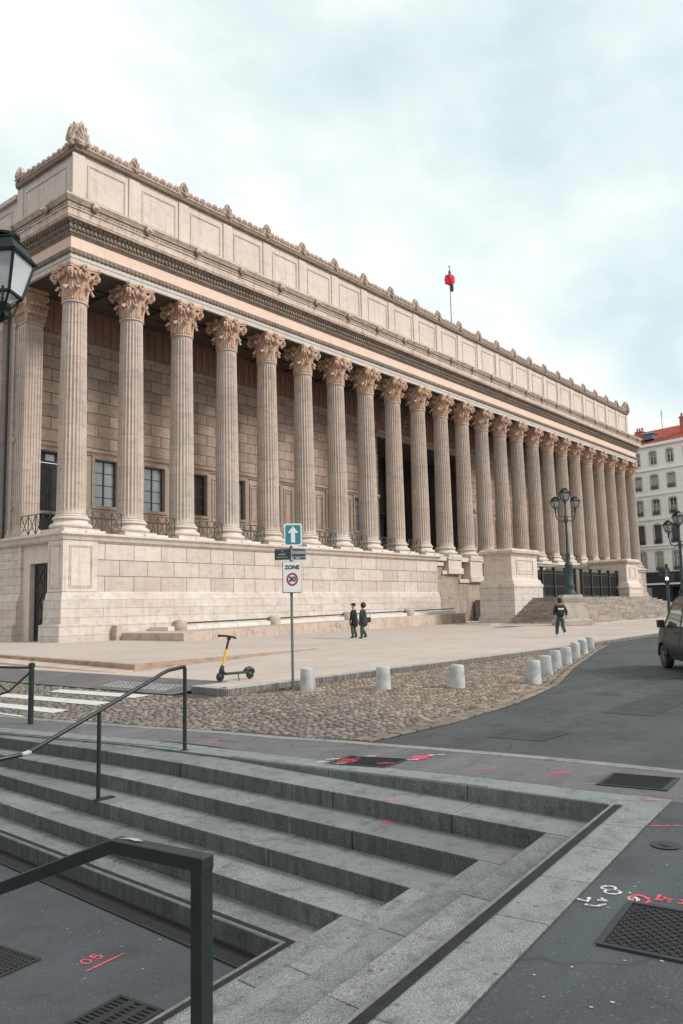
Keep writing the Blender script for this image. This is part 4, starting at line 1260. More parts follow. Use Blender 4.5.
# podium -----------------------------------------------------------------
PF = 38.86; PXL = 24.0; PXR = 61.4
prof = [(-.6,5.99),(.34,5.99),(.34,5.86),(.20,5.76),(.12,5.58),(.0,5.50),(.0,2.74),(.10,2.66),(.16,2.34),(.24,2.30),(.26,1.02),(.50,.96),(.52,-.2),(-.6,-.2)]
ledge = prof[:6]+[(-.6,5.50)]
wallp = [(-.6,5.50),(0,5.50),(0,2.74),(-.6,2.74)]
basep = [(-.6,2.74),(0,2.74)]+prof[7:]
def podium(path_front, tagn):
    a1 = MB(); sweep(a1, ledge, path_front); a1.build('podium_ledge', M['plain'], court)
    a1 = MB(); sweep(a1, wallp, path_front); a1.build('podium_wall', M['podium'], court)
    a1 = MB(); sweep(a1, basep, path_front); a1.build('podium_base', M['base'], court)
podium([(PXL, 40.35), (PXL, PF), (PXR, PF)], 0)
podium([(XE-(PXR-X0)+.0, PF), (XE+1.1, PF), (XE+1.1, 45.)], 1)
# corner pier panels
F_ = MB()
F_.box((PXL+.06, PF-.06, 2.74), (PXL+2.1, PF+.02, 5.52), .5)
F_.box((PXL-.06, PF-.055, 2.74), (PXL+.06, PF+1.44, 5.52), .5)
F_.build('corner_pier', M['plain'], court, bevel=.01)
F_ = MB()
frame_rect(F_, (PXL+.32, PF-.061, 2.95), (1,0,0), (0,-1,0), 1.45, 2.35, .05, .035)
frame_rect(F_, (PXL+.42, PF-.061, 3.05), (1,0,0), (0,-1,0), 1.25, 2.15, .025, .03)
frame_rect(F_, (PXL-.061, PF+1.25, 2.95), (0,-1,0), (-1,0,0), 1.05, 2.35, .05, .035)
F_.build('pier_panel_frames', M['cornice'], court)
# side podium with the basement door
S_ = MB()
wall_grid(S_, (PXL+.30,0,0), (0,-1,0), (-1,0,0), (-46.2,-40.3), (-.2,5.5), [(-42.75,-.2,-40.62,4.42)], .5)
S_.build('side_podium_wall', M['plain'], court, fixn=False)
S_ = MB()
sweep(S_, ledge, [(PXL+.0, 60), (PXL+.0, 40.34)])
S_.build('side_ledge', M['plain'], court)
a1 = MB(); sweep(a1, [(p[0]*.9, p[1]) for p in basep], [(PXL+.15, 60), (PXL+.15, 43.5)]); sweep(a1, [(-.6,5.5),(0,5.5),(0,2.74),(-.6,2.74)], [(PXL+.15, 60), (PXL+.15, 43.5)])
a1.build('side_pier', M['base'], court)
d_ = MB(); d_.box((PXL+.62, 40.62, .0), (PXL+.70, 42.75, 4.42))
for y0_ in (40.66, 41.72):
    frame_rect(d_, (PXL+.62, y0_+.98, .1), (0,-1,0), (-1,0,0), .98, 4.2, .09, .04)
    for zz in (.3, 1.65, 3.0):
        d_.bar((PXL+.60, y0_+.1, zz), (PXL+.60, y0_+.9, zz+1.2), .05, .06); d_.bar((PXL+.60, y0_+.9, zz), (PXL+.60, y0_+.1, zz+1.2), .05, .06)
        d_.bar((PXL+.60, y0_+.05, zz-.07), (PXL+.60, y0_+.93, zz-.07), .05, .06)
dr = d_.build('basement_door', M['gate'], court)
h_ = MB(); h_.tube([(PXL+.6,41.66,1.1),(PXL+.52,41.66,1.1),(PXL+.52,41.66,1.25)], .025, 6); h_.build('handle', M['galv'], dr)
# iron railings between the columns
def railing_mb(w, h=1.3):
    m_ = MB(); t = .045
    m_.bar((-w/2,0,h), (w/2,0,h), t, t); m_.bar((-w/2,0,.12), (w/2,0,.12), t, t)
    n_ = max(1, round(w/.72)); s = w/n_
    for i in range(n_+1): m_.bar((-w/2+i*s,0,0), (-w/2+i*s,0,h), t, t)
    for i in range(n_):
        x = -w/2+i*s
        m_.bar((x,0,.12), (x+s,0,h), .03, .03); m_.bar((x,0,h), (x+s,0,.12), .03, .03)
        m_.tube([(x+s/2+.1*math.cos(a*PI/5), 0, .55+.1*math.sin(a*PI/5)) for a in range(11)], .018, 5)
    return m_
r0 = railing_mb(1.95).build('railing', M['iron'], court, loc=(cx(0)+SP/2, YC-.55, 6.0))
for i in list(range(1, 9))+list(range(14, 23)):
    o = r0.copy(); COL.objects.link(o); o.parent = court; o.location = (cx(i)+SP/2, YC-.55, 6.0)
o = railing_mb(3.2).build('railing', M['iron'], court, loc=(X0-.55, YC+2.75, 6.0)); o.rotation_euler = (0,0,PI/2)
# pale new slabs beside the column plinths
for i in range(0, 10):
    W_ = MB(); W_.box((cx(i)+.2, PF-.20, 5.992), (cx(i)+random.uniform(1.4,1.9), YC-1.16, 6.12))
    W_.box((cx(i)-1.1, PF-.05, 5.992), (cx(i)+.195, YC-1.16, 6.08)); W_.build('plinth_slab', M['white'], court, bevel=.012)
# stepped wall where the base drops to the central stair
steps_top = [(61.4,5.99),(62.6,5.45),(65.6,4.70),(69.6,3.95),(71.5,3.95),(75.5,4.70),(78.5,5.45),(79.7,5.99)]
D_ = MB(); D2 = MB()
for (xa, za), (xb, zb) in zip(steps_top, steps_top[1:]):
    z = min(za, zb) if xa >= 70 else zb
    z = {61.4:5.45, 62.6:4.70, 65.6:3.95, 69.6:3.4, 71.5:3.95, 75.5:4.70, 78.5:5.45}[xa]
    D_.box((xa, PF+.25, -.2), (xb, PF+.9, z-.35)); 
    D2.box((xa-.12, PF+.10, z-.35), (xb+(.10 if xb < 71 else 0), PF+.9, z))
D_.build('stepped_wall', M['dirty'], court)
for i in (10, 11, 12, 13):
    zl = {10:4.6, 11:3.9, 12:3.9, 13:4.6}[i]
    D2.box((cx(i)-1.15, PF+.02, zl-.0), (cx(i)+1.15, YC+1.15, 6.12)); D2.box((cx(i)-1.25, PF-.08, 5.72), (cx(i)+1.25, PF+.9, 5.95)); D2.box((cx(i)-1.3, PF-.1, zl-.2), (cx(i)+1.3, PF+.9, zl+.35))
D2.build('stepped_ledge', M['plain'], court, bevel=.02)
D_ = MB(); D_.box((61.4, PF+.92, 0), (79.7, 39.9, 5.6)); D_.build('inner_base', M['dirty'], court)
# pedestals flanking the stair
def pedestal(name, x0, x1, y0, y1, parent, rear=None):
    p_ = MB()
    path = [(x0, y1), (x0, y0), (x1, y0), (x1, y1), (x0, y1)]
    def ring(prof_):
        # closed ring via corner offsets
        vs = []; n_ = len(prof_)
        for (cxx, cyy, sx, sy) in ((x0,y0,-1,-1),(x1,y0,1,-1),(x1,y1,1,1),(x0,y1,-1,1)):
            for o_, z in prof_: vs.append((cxx+sx*o_, cyy+sy*o_, z))
        fs = []
        for c in range(4):
            d = (c+1) % 4
            for k in range(n_-1): fs.append((c*n_+k, d*n_+k, d*n_+k+1, c*n_+k+1))
        fs.append(tuple(c*n_ for c in range(4))[::-1]); fs.append(tuple(c*n_+n_-1 for c in range(4)))
        return vs, fs
    v1, f1 = ring([(.42,-.2),(.40,.5),(.30,.55),(.28,2.85),(.34,2.9),(.30,3.12)])
    p_.add(v1, f1, .5); lo = p_.build(name, M['base'], parent)
    q_ = MB(); v1, f1 = ring([(.30,3.12),(.22,3.16),(.18,3.4),(.05,3.48),(0,3.62),(0,5.35)]); q_.add(v1, f1, .5)
    frame_rect(q_, (x0+.8, y0-.001, 3.95), (1,0,0), (0,-1,0), x1-x0-1.6, 1.15, .07, .05); q_.add([(x0+1.1,y0-.03,4.15),(x1-1.1,y0-.03,4.15),(x1-1.1,y0-.03,4.9),(x0+1.1,y0-.03,4.9)], [(0,1,2,3)], .5)
    frame_rect(q_, (x0-.001, y1-.5, 3.95), (0,-1,0), (-1,0,0), y1-y0-1.0, 1.15, .07, .05)
    q_.build('pedestal_die', M['plain'], lo)
    q_ = MB(); v1, f1 = ring([(0,5.35),(.06,5.38),(.10,5.5),(.26,5.6),(.28,5.78),(.18,5.86),(.1,5.95)]); q_.add(v1, f1, .5); q_.build('pedestal_cap', M['cornice'], lo)
    return lo
pedestal('stair_pedestal', 57.9, 62.5, 29.7, 32.2, court)
pedestal('stair_pedestal', 83.5, 86.9, 29.7, 33.6, court)
q_ = MB(); q_.box((87.3,30.4,-.1),(89.3,33.3,4.9)); q_.box((87.1,30.2,4.9),(89.5,33.5,5.2)); q_.box((87.2,29.9,-.1),(90.2,33.4,1.9)); q_.build('pedestal_wing', M['base'], court, bevel=.03)
q_ = MB(); q_.box((84.2,33.0,2.0),(92,38.6,5.3)); q_.box((84.0,32.8,5.3),(92.2,38.6,5.62)); q_.build('link_wall', M['plain'], court)
# entrance stair wrapping round its landing
SX0, SX1, SY0 = 56.3, 87.6, 22.8
NS = 12; tr = .40; rs = 2.0/NS
st = MB()
for k in range(NS):
    z0_, z1_ = k*rs, (k+1)*rs
    xa, xb, ya = SX0+k*tr, SX1-k*tr, SY0+k*tr
    x = xa
    zb_ = -.2 if k == 0 else z0_-.02
    while x < xb:
        x2 = min(xb, x+random.uniform(1.4,2.2))
        if xb-x2 < .6: x2 = xb
        st.box((x+.004, ya, zb_), (x2-.004, ya+tr+.02, z1_-.0)); x = x2
    y = ya+tr+.02
    yend = 29.42
    while y < yend:
        y2 = min(yend, y+random.uniform(1.4,2.0))
        st.box((xa, y+.004, zb_), (xa+tr+.02, y2-.004, z1_)); st.box((xb-tr-.02, y+.004, zb_), (xb, y2-.004, z1_)); y = y2
st.build('entrance_steps', M['stair'], court, bevel=.025)
st = MB(); st.box((SX0+NS*tr, SY0+NS*tr, -.2), (SX1-NS*tr, 29.42, 2.0-.002)); st.box((62.9,29.42,-.2),(81.8,33,2.0-.002)); st.box((68,33,-.2),(82,38.9,2.0-.002))
st.build('landing', M['stair'], court)
st = MB(); st.box((SX0-.35, SY0-.4, -.2), (SX1+.4, 29.9, .06)); st.box((54.3,29.9,-.2),(57.4,32.8,.06)); st.build('stair_plinth', M['bench'], court, bevel=.02)
# iron gates on the landing
gt = empty('landing_gates', (62.9, 30.7, 2.0), 0, 'dark iron gates and fence across the top of the entrance stair', 'gate')
def gate_panel(x0, x1, h=2.45, solid=True):
    m_ = MB(); y = 0
    m_.box((x0,-.05,.05),(x1,.05,.2)); m_.box((x0,-.05,h-.35),(x1,.05,h-.25)); m_.box((x0,-.04,.95),(x1,.04,1.05))
    n_ = int((x1-x0)/.11)
    for i in range(n_+1):
        x = x0+i*(x1-x0)/n_; m_.box((x-.02,-.02,.05),(x+.02,.02,h-.05))
        m_.add([(x-.035,0,h-.1),(x,-.03,h-.1),(x+.035,0,h-.1),(x,.03,h-.1),(x,0,h+.06)], [(0,1,4),(1,2,4),(2,3,4),(3,0,4)])
    m_.box((x0,.03,.2),(x1,.05,.95))
    for k in range(max(1, int((x1-x0)/1.1))):
        xx = x0+.55+k*1.1; m_.box((xx-.33,.02,1.15),(xx+.33,.04,h-.5))
    return m_.build('gate_panel', M['gate'], gt)
xs = [(.0,2.4),(2.65,4.9),(5.15,7.4),(7.65,9.5),(11.3,13.4),(13.65,15.7),(15.95,18.0),(18.25,20.3)]
for a_, b2 in xs: gate_panel(a_, b2)
for x in (.0, 2.52, 5.02, 7.52, 9.62, 11.18, 13.52, 15.82, 18.12, 20.42):
    p_ = MB(); p_.box((x-.11,-.14,-.002),(x+.11,.14,2.65)); p_.box((x-.16,-.19,2.65),(x+.16,.19,2.72)); p_.box((x-.15,-.18,0),(x+.15,.18,.3)); p_.build('post', M['gate'], gt, bevel=.015)
# benches along the foot of the podium
bn = empty('stone_bench', (27.1, 32.6, 0), 0, 'long low two-tier stone bench with a dark rail along the foot of the courthouse base', 'bench')
def bz(x): return .44+.42*clamp((x-27)/34)
def bf(x): return 32.6+3.2*clamp((x-27)/34)
b1 = MB(); x = 27.1; y = 38.5
while x < 60.9:
    x2 = min(61, x+random.uniform(1.5,2.4))
    c4 = [Vector((x+.005, bf(x))), Vector((x2-.005, bf(x2))), Vector((x2-.005, 38.5)), Vector((x+.005, 38.5))]
    block(b1, [v_-Vector((27.1,32.6)) for v_ in c4], -.3, [bz(x), bz(x2), bz(x2), bz(x)]); x = x2
b1.build('lower_tier', M['bench'], bn, bevel=.02)
b1 = MB(); x = 29.2
while x < 60.4:
    x2 = min(60.8, x+random.uniform(1.5,2.6)); b1.box((x-27.1+.005, 3.9, bz(x)-.1), (x2-27.1-.005, 5.6, bz(x)+.24)); x = x2
b1.build('upper_tier', M['white'], bn, bevel=.02)
b1 = MB(); b1.box((-.35,5.3,-.1),(.05,5.95,.85)); b1.build('end_block', M['bench'], bn, bevel=.03)
b1 = MB(); b1.tube([(2.6,4.0,.86),(33.2,4.0,1.24)], .045, 8); b1.build('rail', M['black'], bn)
for xb in (30.1, 37.9, 45.5, 53.4):
    b1 = MB(); b1.lathe([(.42,bz(xb)),(.46,bz(xb)+.3),(.40,bz(xb)+.5),(.2,bz(xb)+.58),(.0,bz(xb)+.6)], (xb-27.1, 4.0, 0), 10); b1.build('stone_block', M['bench'], bn, smooth=True, autos=50)

# ------------------------------------------------------------------ flag on the roof
fl = empty('flagpole', (76.3, 45.2, 28.95), 0, 'flagpole with a drooping red, white and blue flag on the roof', 'flagpole')
FX, FY = 0, 0
m_ = MB(); m_.tube([(0,0,0),(0,0,11.0)], [.07,.045], 8); m_.lathe([(.0,11.2),(.10,11.1),(.06,11.0)], n=10); m_.build('pole', M['galv'], fl)
M['fred'] = simple('red_cloth', (.72,.02,.06), .8); M['fnavy'] = simple('navy_cloth', (.02,.06,.10), .8); M['fteal'] = simple('teal_blue_cloth', (.03,.16,.17), .8)
def cloth(z0, z1, w, m, nm, off=0, tw=3.):
    m_ = MB()
    def f(u, v):
        a = 2*PI*u
        z = z0+(z1-z0)*v
        rr = w*(.55+.45*math.sin(PI*(.12+.8*v)))*(1+.28*math.sin(5*a+v*tw)+.15*math.sin(9*a-v*4))
        dx = (.63*math.cos(a)*rr*1.0 + off*.63); dy = (-.777*math.cos(a)*rr - off*.777)
        return (dx+.4*.777*math.sin(a)*rr, dy+.4*.63*math.sin(a)*rr, z+.06*math.sin(3*a))
    m_.grid(f, 28, 10, .5, closed_u=True)
    return m_.build(nm, m, fl, smooth=True)
cloth(9.95, 10.6, .13, M['fteal'], 'flag_blue_fold', .0)
cloth(8.95, 10.1, .50, M['fred'], 'flag_red_fold', -.05)
cloth(8.1, 9.05, .17, M['fnavy'], 'flag_dark_fold', .2)

# ------------------------------------------------------------------ apartment house beyond
HD = Vector((.2334,.9724,0)); HN = Vector((-.9724,.2334,0)); HP = Vector((131.9,39.9,0))
hs = empty('apartment_building', (131.9,39.9,0), 0, 'cream five storey apartment building with red tiled roof beyond the courthouse', 'building')
hs.location = (0,0,0)
def HPt(u, z, d=0): return HP+HD*u+Vector((0,0,z))+HN*d
U0, U1 = -26., 16.
HT = 26.9
cols = [1.72+2.96*k for k in range(-9, 5)]
rows = [(6.25,9.25,1.15,'arch'),(10.6,13.65,1.25,'shut'),(15.25,17.75,1.15,'arch'),(19.45,21.75,1.2,'blind'),(23.5,25.65,1.05,'win')]
opn = [(c-w/2, z0, c+w/2, z1) for c in cols for z0, z1, w, k in rows if U0 < c-w and c+w < U1]
w_ = MB(); wall_grid(w_, HP, HD, HN, (U0, U1), (6.05, HT), opn, .35)
for u in (U0, U1):
    a1 = HP+HD*u; w_.add([a1+Vector((0,0,0)), a1-HN*12, a1-HN*12+Vector((0,0,HT)), a1+Vector((0,0,HT))], [(0,1,2,3)], .5)
w_.build('wall', M['render'], hs, fixn=False)
t_ = MB()
for z, h_, d_ in ((9.75,.35,.22),(10.2,.12,.3),(14.5,.22,.16),(18.5,.22,.16),(22.6,.25,.2),(26.55,.45,.5)):
    vs = [HPt(u, zz, dd) for u in (U0, U1) for zz, dd in ((z,-.05),(z,d_),(z+h_,d_),(z+h_,-.05))]
    t_.add(vs, [(0,1,2,3),(7,6,5,4),(0,4,5,1),(1,5,6,2),(2,6,7,3),(3,7,4,0)])
t_.build('mouldings', M['render'], hs); M['hood'] = stone('window_surround_stone', (.50,.43,.37), (.44,.38,.33), (.3,.26,.22), .3, streak=.2)
t_ = MB()
for c in cols:
    if not (U0 < c-1 and c+1 < U1): continue
    for z0, z1, w, k in rows:
        t_ = MB(); n_ = 6
        for i in range(n_):  # segmental hood
            a0, a1_ = (i/n_*2-1), ((i+1)/n_*2-1)
            za, zb = z1+.05+.22*(1-a0*a0), z1+.05+.22*(1-a1_*a1_)
            ua, ub = c+a0*(w/2+.16), c+a1_*(w/2+.16)
            vs = [HPt(ua,z1-.02,.0),HPt(ub,z1-.02,.0),HPt(ub,zb,.0),HPt(ua,za,.0),HPt(ua,z1-.02,.1),HPt(ub,z1-.02,.1),HPt(ub,zb,.1),HPt(ua,za,.1)]
            t_.add(vs, [(4,5,6,7),(0,1,5,4),(1,2,6,5),(2,3,7,6),(3,0,4,7)])
        for du_ in (-1, 1):
            ua = c+du_*(w/2+.02); ub = c+du_*(w/2+.17); ua, ub = min(ua,ub), max(ua,ub)
            vs = [HPt(ua,z0,.0),HPt(ub,z0,.0),HPt(ub,z1,.0),HPt(ua,z1,.0),HPt(ua,z0,.08),HPt(ub,z0,.08),HPt(ub,z1,.08),HPt(ua,z1,.08)]
            t_.add(vs, [(4,5,6,7),(0,1,5,4),(1,2,6,5),(2,3,7,6),(3,0,4,7)])
        t_.build('window_surround', M['hood'], hs)
hang = math.atan2(HD.y, HD.x)
protos = {}
for c in cols:
    if not (U0 < c-1 and c+1 < U1): continue
    for ri, (z0, z1, w, k) in enumerate(rows):
        loc = HPt(c, z0, -.22)
        if ri not in protos:
            fm = {'arch':'whitewood','shut':'shutter','blind':'blind','win':'whitewood'}[k]; gm = {'arch':'glassd','shut':'shutter','blind':'blind','win':'glassd'}[k]
            f = window_parts(w, z1-z0, 2, {'arch':4,'shut':12,'blind':10,'win':3}[k], hs, loc, gm=gm, fm=fm, t=.06)
            b2 = MB()
            if k != 'win':
                for i in range(9): b2.box((-w/2+i*w/8-.015,-.36,.0),(-w/2+i*w/8+.015,-.33,.62))
                b2.box((-w/2,-.37,.60),(w/2,-.32,.66)); b2.box((-w/2,-.37,.08),(w/2,-.32,.12)); b2.box((-w/2,-.36,.3),(w/2,-.33,.42))
            else: b2.box((-w/2-.1,-.36,-.12),(w/2+.1,-.2,.0))
            b2.build('window_guard' if k != 'win' else 'sill', M['black'] if k != 'win' else M['render'], f)
            f.rotation_euler = (0,0,hang+PI); protos[ri] = f
            f.rotation_euler = (0,0,hang)
            # local -Y must face the street
            if (Matrix.Rotation(hang,3,'Z') @ Vector((0,-1,0))).dot(HN) < 0: f.rotation_euler = (0,0,hang+PI)
        else:
            f0 = protos[ri]; o = f0.copy(); COL.objects.link(o); o.parent = hs; o.location = loc
            for ch in f0.children:
                c2 = ch.copy(); COL.objects.link(c2); c2.parent = o
# shop floor
s_ = MB()
vs = [HPt(u, z, d) for u in (U0, U1) for z, d in ((4.3,-.1),(4.3,.5),(6.04,.5),(6.04,-.1))]
s_.add(vs, [(0,1,2,3),(7,6,5,4),(0,4,5,1),(1,5,6,2),(2,6,7,3),(3,7,4,0)])
s_.build('shop_fascia', M['shopdark'], hs)
s_ = MB()
wall_grid(s_, HP, HD, HN, (U0, U1), (-.2, 4.3), [(c-1.2,.0,c+1.2,3.6) for c in cols[::2] if c-1.3 > U0 and c+1.3 < U1], 1.2)
s_.build('shopfront', M['shopdark'], hs, fixn=False)
s_ = MB()
vs = [HPt(u, z, d) for u in (U0, U1) for z, d in ((0,-1.25),(4.3,-1.25))]
s_.add(vs, [(0,1,3,2)], .5); s_.build('shop_glass', M['glassd'], hs, fixn=False)
s_ = MB(); vs = [HPt(u, z, d) for u in (U0, U1) for z, d in ((4.0,.45),(4.0,.56),(4.28,.56),(4.28,.45))]
s_.add(vs, [(0,1,2,3),(7,6,5,4),(0,4,5,1),(1,5,6,2),(2,6,7,3),(3,7,4,0)]); s_.build('shop_cornice', M['render'], hs)
# roof
r_ = MB()
def rf(u, v):
    d = .5 - v*8.5; z = 27.0+v*4.0; return HPt(U0+(U1-U0)*u, z+.04*math.sin(u*260), d)
r_.grid(rf, 160, 8, .5)
r_.add([HPt(U0,27.0,.5),HPt(U0,31.0,-8),HPt(U0,27.0,-12)], [(0,1,2)], .5)
r_.add([HPt(U0,31.0,-8),HPt(U1,31.0,-8),HPt(U1,27.0,-14),HPt(U0,27.0,-14)], [(0,1,2,3)], .5)
rfo = r_.build('roof', M['roof'], hs, fixn=False)
for (u, zt, w, d) in ((-2.55, 30.9, 1.2, -3.0), (4.9, 29.6, 1.2, -2.0), (-14, 33, 1.6, -4), (-8, 33, 1.5, -6)):
    c_ = MB(); 
    Mx = Matrix.Translation(HPt(u, 0, d)) @ Matrix.Rotation(hang, 4, 'Z')
    c_.box((-w/2,-.6,26.9),(w/2,.6,zt), None, Mx); c_.box((-w/2-.1,-.7,zt),(w/2+.1,.7,zt+.2), None, Mx)
    for q in (-.35, .05, .42): c_.tube([Mx@Vector((q*w,0,zt+.2)), Mx@Vector((q*w,0,zt+.85))], .16, 8)
    c_.build('chimney', M['chim'], rfo, bevel=.03)
c_ = MB(); Mx = Matrix.Translation(HPt(2.9, 0, -1.5)) @ Matrix.Rotation(hang, 4, 'Z'); c_.box((-.9,-.8,28.0),(.9,.8,28.9), None, Mx); c_.add([Mx@Vector(p) for p in ((-1.1,-1.0,28.9),(1.1,-1.0,28.9),(1.1,1.0,28.9),(-1.1,1.0,28.9),(0,0,29.5))], [(0,1,4),(1,2,4),(2,3,4),(3,0,4)])
c_.build('dormer', M['slate'], rfo)
c_ = MB(); a1 = HPt(2.0, 30, -4); c_.tube([a1, a1+Vector((0,0,3.2))], .05, 5); 
for k in range(4): c_.bar(a1+Vector((-.5,.3*0,2.2+.25*k)), a1+Vector((.5,0,2.2+.25*k)), .04, .04)
c_.build('antenna', M['galv'], rfo)

# ------------------------------------------------------------------ bollards
bol = [(12.90,11.48,'pale round stone bollard beside the sign pole'),
 (13.80,10.17,'pale stone bollard alone on the cobbles, next right of the one by the sign pole'),
 (14.84,9.00,'pale stone bollard standing alone between the cobbled middle and the bollard row'),
 (16.29,7.97,'nearest stone bollard at the front end of the curved row'),
 (18.18,8.55,'second stone bollard of the curved row from its front end'),
 (20.17,9.20,'third stone bollard of the curved row from its front end'),
 (21.90,9.67,'fourth stone bollard of the curved row from its front end'),
 (24.30,10.43,'fifth stone bollard of the curved row, third before the kerb'),
 (26.25,10.97,'sixth stone bollard of the curved row, next to last by the kerb'),
 (28.47,11.63,'last and farthest stone bollard of the row, close to the plaza kerb')]
m_ = MB(); m_.lathe([(.19,0),(.186,.03),(.160,.47),(.154,.50),(.14,.52),(.0,.522)], n=28)
b0 = None
for i, (x, y, lb) in enumerate(bol):
    if b0 is None: o = b0 = m_.build('bollard', M['bollard'], smooth=True, autos=35)
    else: o = b0.copy(); COL.objects.link(o)
    o.location = (x, y, gz(x, y)-.0); o.rotation_euler = (random.uniform(-.05,.05), random.uniform(-.05,.05), i*1.3)
    o.scale = (.90,.90,.93) if i != 3 else (.98,.98,.98)
    tag(o, lb, 'bollard', 'stone bollards along the cobbled forecourt')

# ------------------------------------------------------------------ road sign post
vdir = Vector((.735,.678,0)); rdir = Vector((.678,-.735,0))   # away from / right of the viewer
sg = empty('sign_post', (12.895,11.91,-.18), 0, 'tall grey sign pole at the kerb with a blue one-way arrow and 30 zone sign', 'road sign')
def L(r_, u_, d_=0): return rdir*r_ + Vector((0,0,u_)) - vdir*d_
m_ = MB(); m_.tube([(0,0,0),(0,0,3.55)], .03, 10); m_.lathe([(.06,0),(.06,.04),(.03,.05)], n=10); m_.build('pole', M['galv'], sg)
M['sgwhite'] = simple('sign_white', (.78,.78,.77), .4, var=.08); M['sgteal'] = simple('sign_teal_blue', (.03,.235,.27), .4, var=.15); M['sgred'] = simple('sign_red', (.42,.02,.06), .4); M['sgdark'] = simple('plate_dark', (.03,.05,.06), .4); M['sgblack'] = simple('sign_black', (.02,.025,.03), .5)
M['sggrey'] = simple('plate_grey', (.30,.33,.34), .5, var=.4, scale=12)
def plate(r0, r1, u0, u1, d0, d1, m, nm, par, rad=.0, tilt=0):
    pts = []
    for (cr, cu, a0) in ((r1-rad,u1-rad,0),(r0+rad,u1-rad,90),(r0+rad,u0+rad,180),(r1-rad,u0+rad,270)):
        for k in range(4): 
            a = R(a0+k*30); pts.append((cr+rad*math.cos(a), cu+rad*math.sin(a)))
    n_ = len(pts); mb = MB()
    def F(r_, u_, d_): 
        return L(r_, u_, d_+(r_-0)*tilt)
    vs = [F(a, b2, d0) for a, b2 in pts]+[F(a, b2, d1) for a, b2 in pts]
    mb.add(vs, [tuple(range(n_)), tuple(range(n_,2*n_))]+[(i,(i+1)%n_,n_+(i+1)%n_,n_+i) for i in range(n_)])
    return mb.build(nm, m, par)
# arrow sign
c0 = .05
s1 = plate(c0-.20, c0+.20, 3.13, 3.62, .05, .07, M['sgwhite'], 'arrow_sign', sg, .04)
plate(c0-.165, c0+.165, 3.165, 3.585, .07, .074, M['sgteal'], 'panel', s1, .03)
mb = MB(); ar = [(-.04,3.2),(.04,3.2),(.04,3.42),(.11,3.40),(0,3.56),(-.11,3.40),(-.04,3.42)]
ar = [(-.045,3.2),(.045,3.2),(.045,3.41),(.12,3.41),(0,3.56),(-.12,3.41),(-.045,3.41)]
vs = [L(c0+a, b2, .076) for a, b2 in ar]+[L(c0+a, b2, .0785) for a, b2 in ar]
mb.add(vs, [tuple(range(7)), tuple(range(7,14))]+[(i,(i+1)%7,7+(i+1)%7,7+i) for i in range(7)]); mb.build('arrow', M['sgwhite'], s1)
# street name plates
s2 = plate(-.36, -.02, 2.83, 3.07, .035, .05, M['sgdark'], 'name_plate', sg, .01, tilt=.25)
mb = MB()
for (a, b2, z0_, z1_) in ((-.28,-.12,2.93,2.97),(-.31,-.08,2.875,2.895),(-.22,-.18,3.0,3.03),(-.30,-.1,3.045,3.055)):
    mb.add([L(a,z0_,.052+a*.25),L(b2,z0_,.052+b2*.25),L(b2,z1_,.052+b2*.25),L(a,z1_,.052+a*.25)], [(0,1,2,3)])
mb.build('lettering_lines', M['sggrey'], s2)
s3 = plate(.0, .33, 2.82, 3.06, .035, .05, M['sggrey'], 'name_plate', sg, .01, tilt=-.25)
mb = MB()
for (a, b2, z0_, z1_) in ((.02,.31,2.90,2.955),(.05,.10,2.84,2.89),(.2,.31,2.84,2.88),(.03,.31,3.02,3.055)):
    mb.add([L(a,z0_,.052-a*.25),L(b2,z0_,.052-b2*.25),L(b2,z1_,.052-b2*.25),L(a,z1_,.052-a*.25)], [(0,1,2,3)])
mb.build('lettering_lines', M['sgdark'], s3)
# zone 30 sign
c1 = .02
s4 = plate(c1-.20, c1+.20, 2.12, 2.78, .05, .075, M['sgwhite'], 'zone_sign', sg, .03)
def ring(r0_, r1_, cu, d, m, nm, par, squash=1):
    mb = MB(); n_ = 32
    vs = [L(c1+math.cos(2*PI*i/n_)*q, cu+math.sin(2*PI*i/n_)*q*squash, d) for q in (r0_, r1_) for i in range(n_)]
    mb.add(vs, [(i,(i+1)%n_,n_+(i+1)%n_,n_+i) for i in range(n_)]); mb.build(nm, m, par, fixn=False)
ring(.088, .125, 2.40, .0775, M['sgred'], 'red_ring', s4, 1.15)
def text_part(txt, size, r_, u_, d_, m, par, nm='lettering', bold=.0):
    cu = bpy.data.curves.new(nm, 'FONT'); cu.body = txt; cu.size = size; cu.align_x = 'CENTER'; cu.align_y = 'CENTER'; cu.extrude = .0015; cu.offset = bold; cu.fill_mode = 'BOTH'
    to = bpy.data.objects.new(nm, cu); COL.objects.link(to)
    dg = bpy.context.evaluated_depsgraph_get(); me = bpy.data.meshes.new_from_object(to.evaluated_get(dg))
    bpy.data.objects.remove(to)
    Mx = Matrix((tuple(rdir)+(0,), (0,0,1,0), tuple(-vdir)+(0,), (0,0,0,1))).transposed()
    o_ = L(r_, u_, d_)
    me.transform(Matrix.Translation(o_) @ Mx)
    me.materials.clear(); me.materials.append(m)
    o = bpy.data.objects.new(nm, me); COL.objects.link(o); o.parent = par; return o
text_part('30', .15, c1, 2.40, .079, M['sgblack'], s4, 'number', .006)
text_part('ZONE', .115, c1, 2.66, .079, M['sgblack'], s4, 'lettering', .004)
# black back frame edges (thin dark border on the left/bottom of the zone sign)
plate(c1-.215, c1+.205, 2.105, 2.785, .03, .049, M['sgdark'], 'backing', s4, .03)

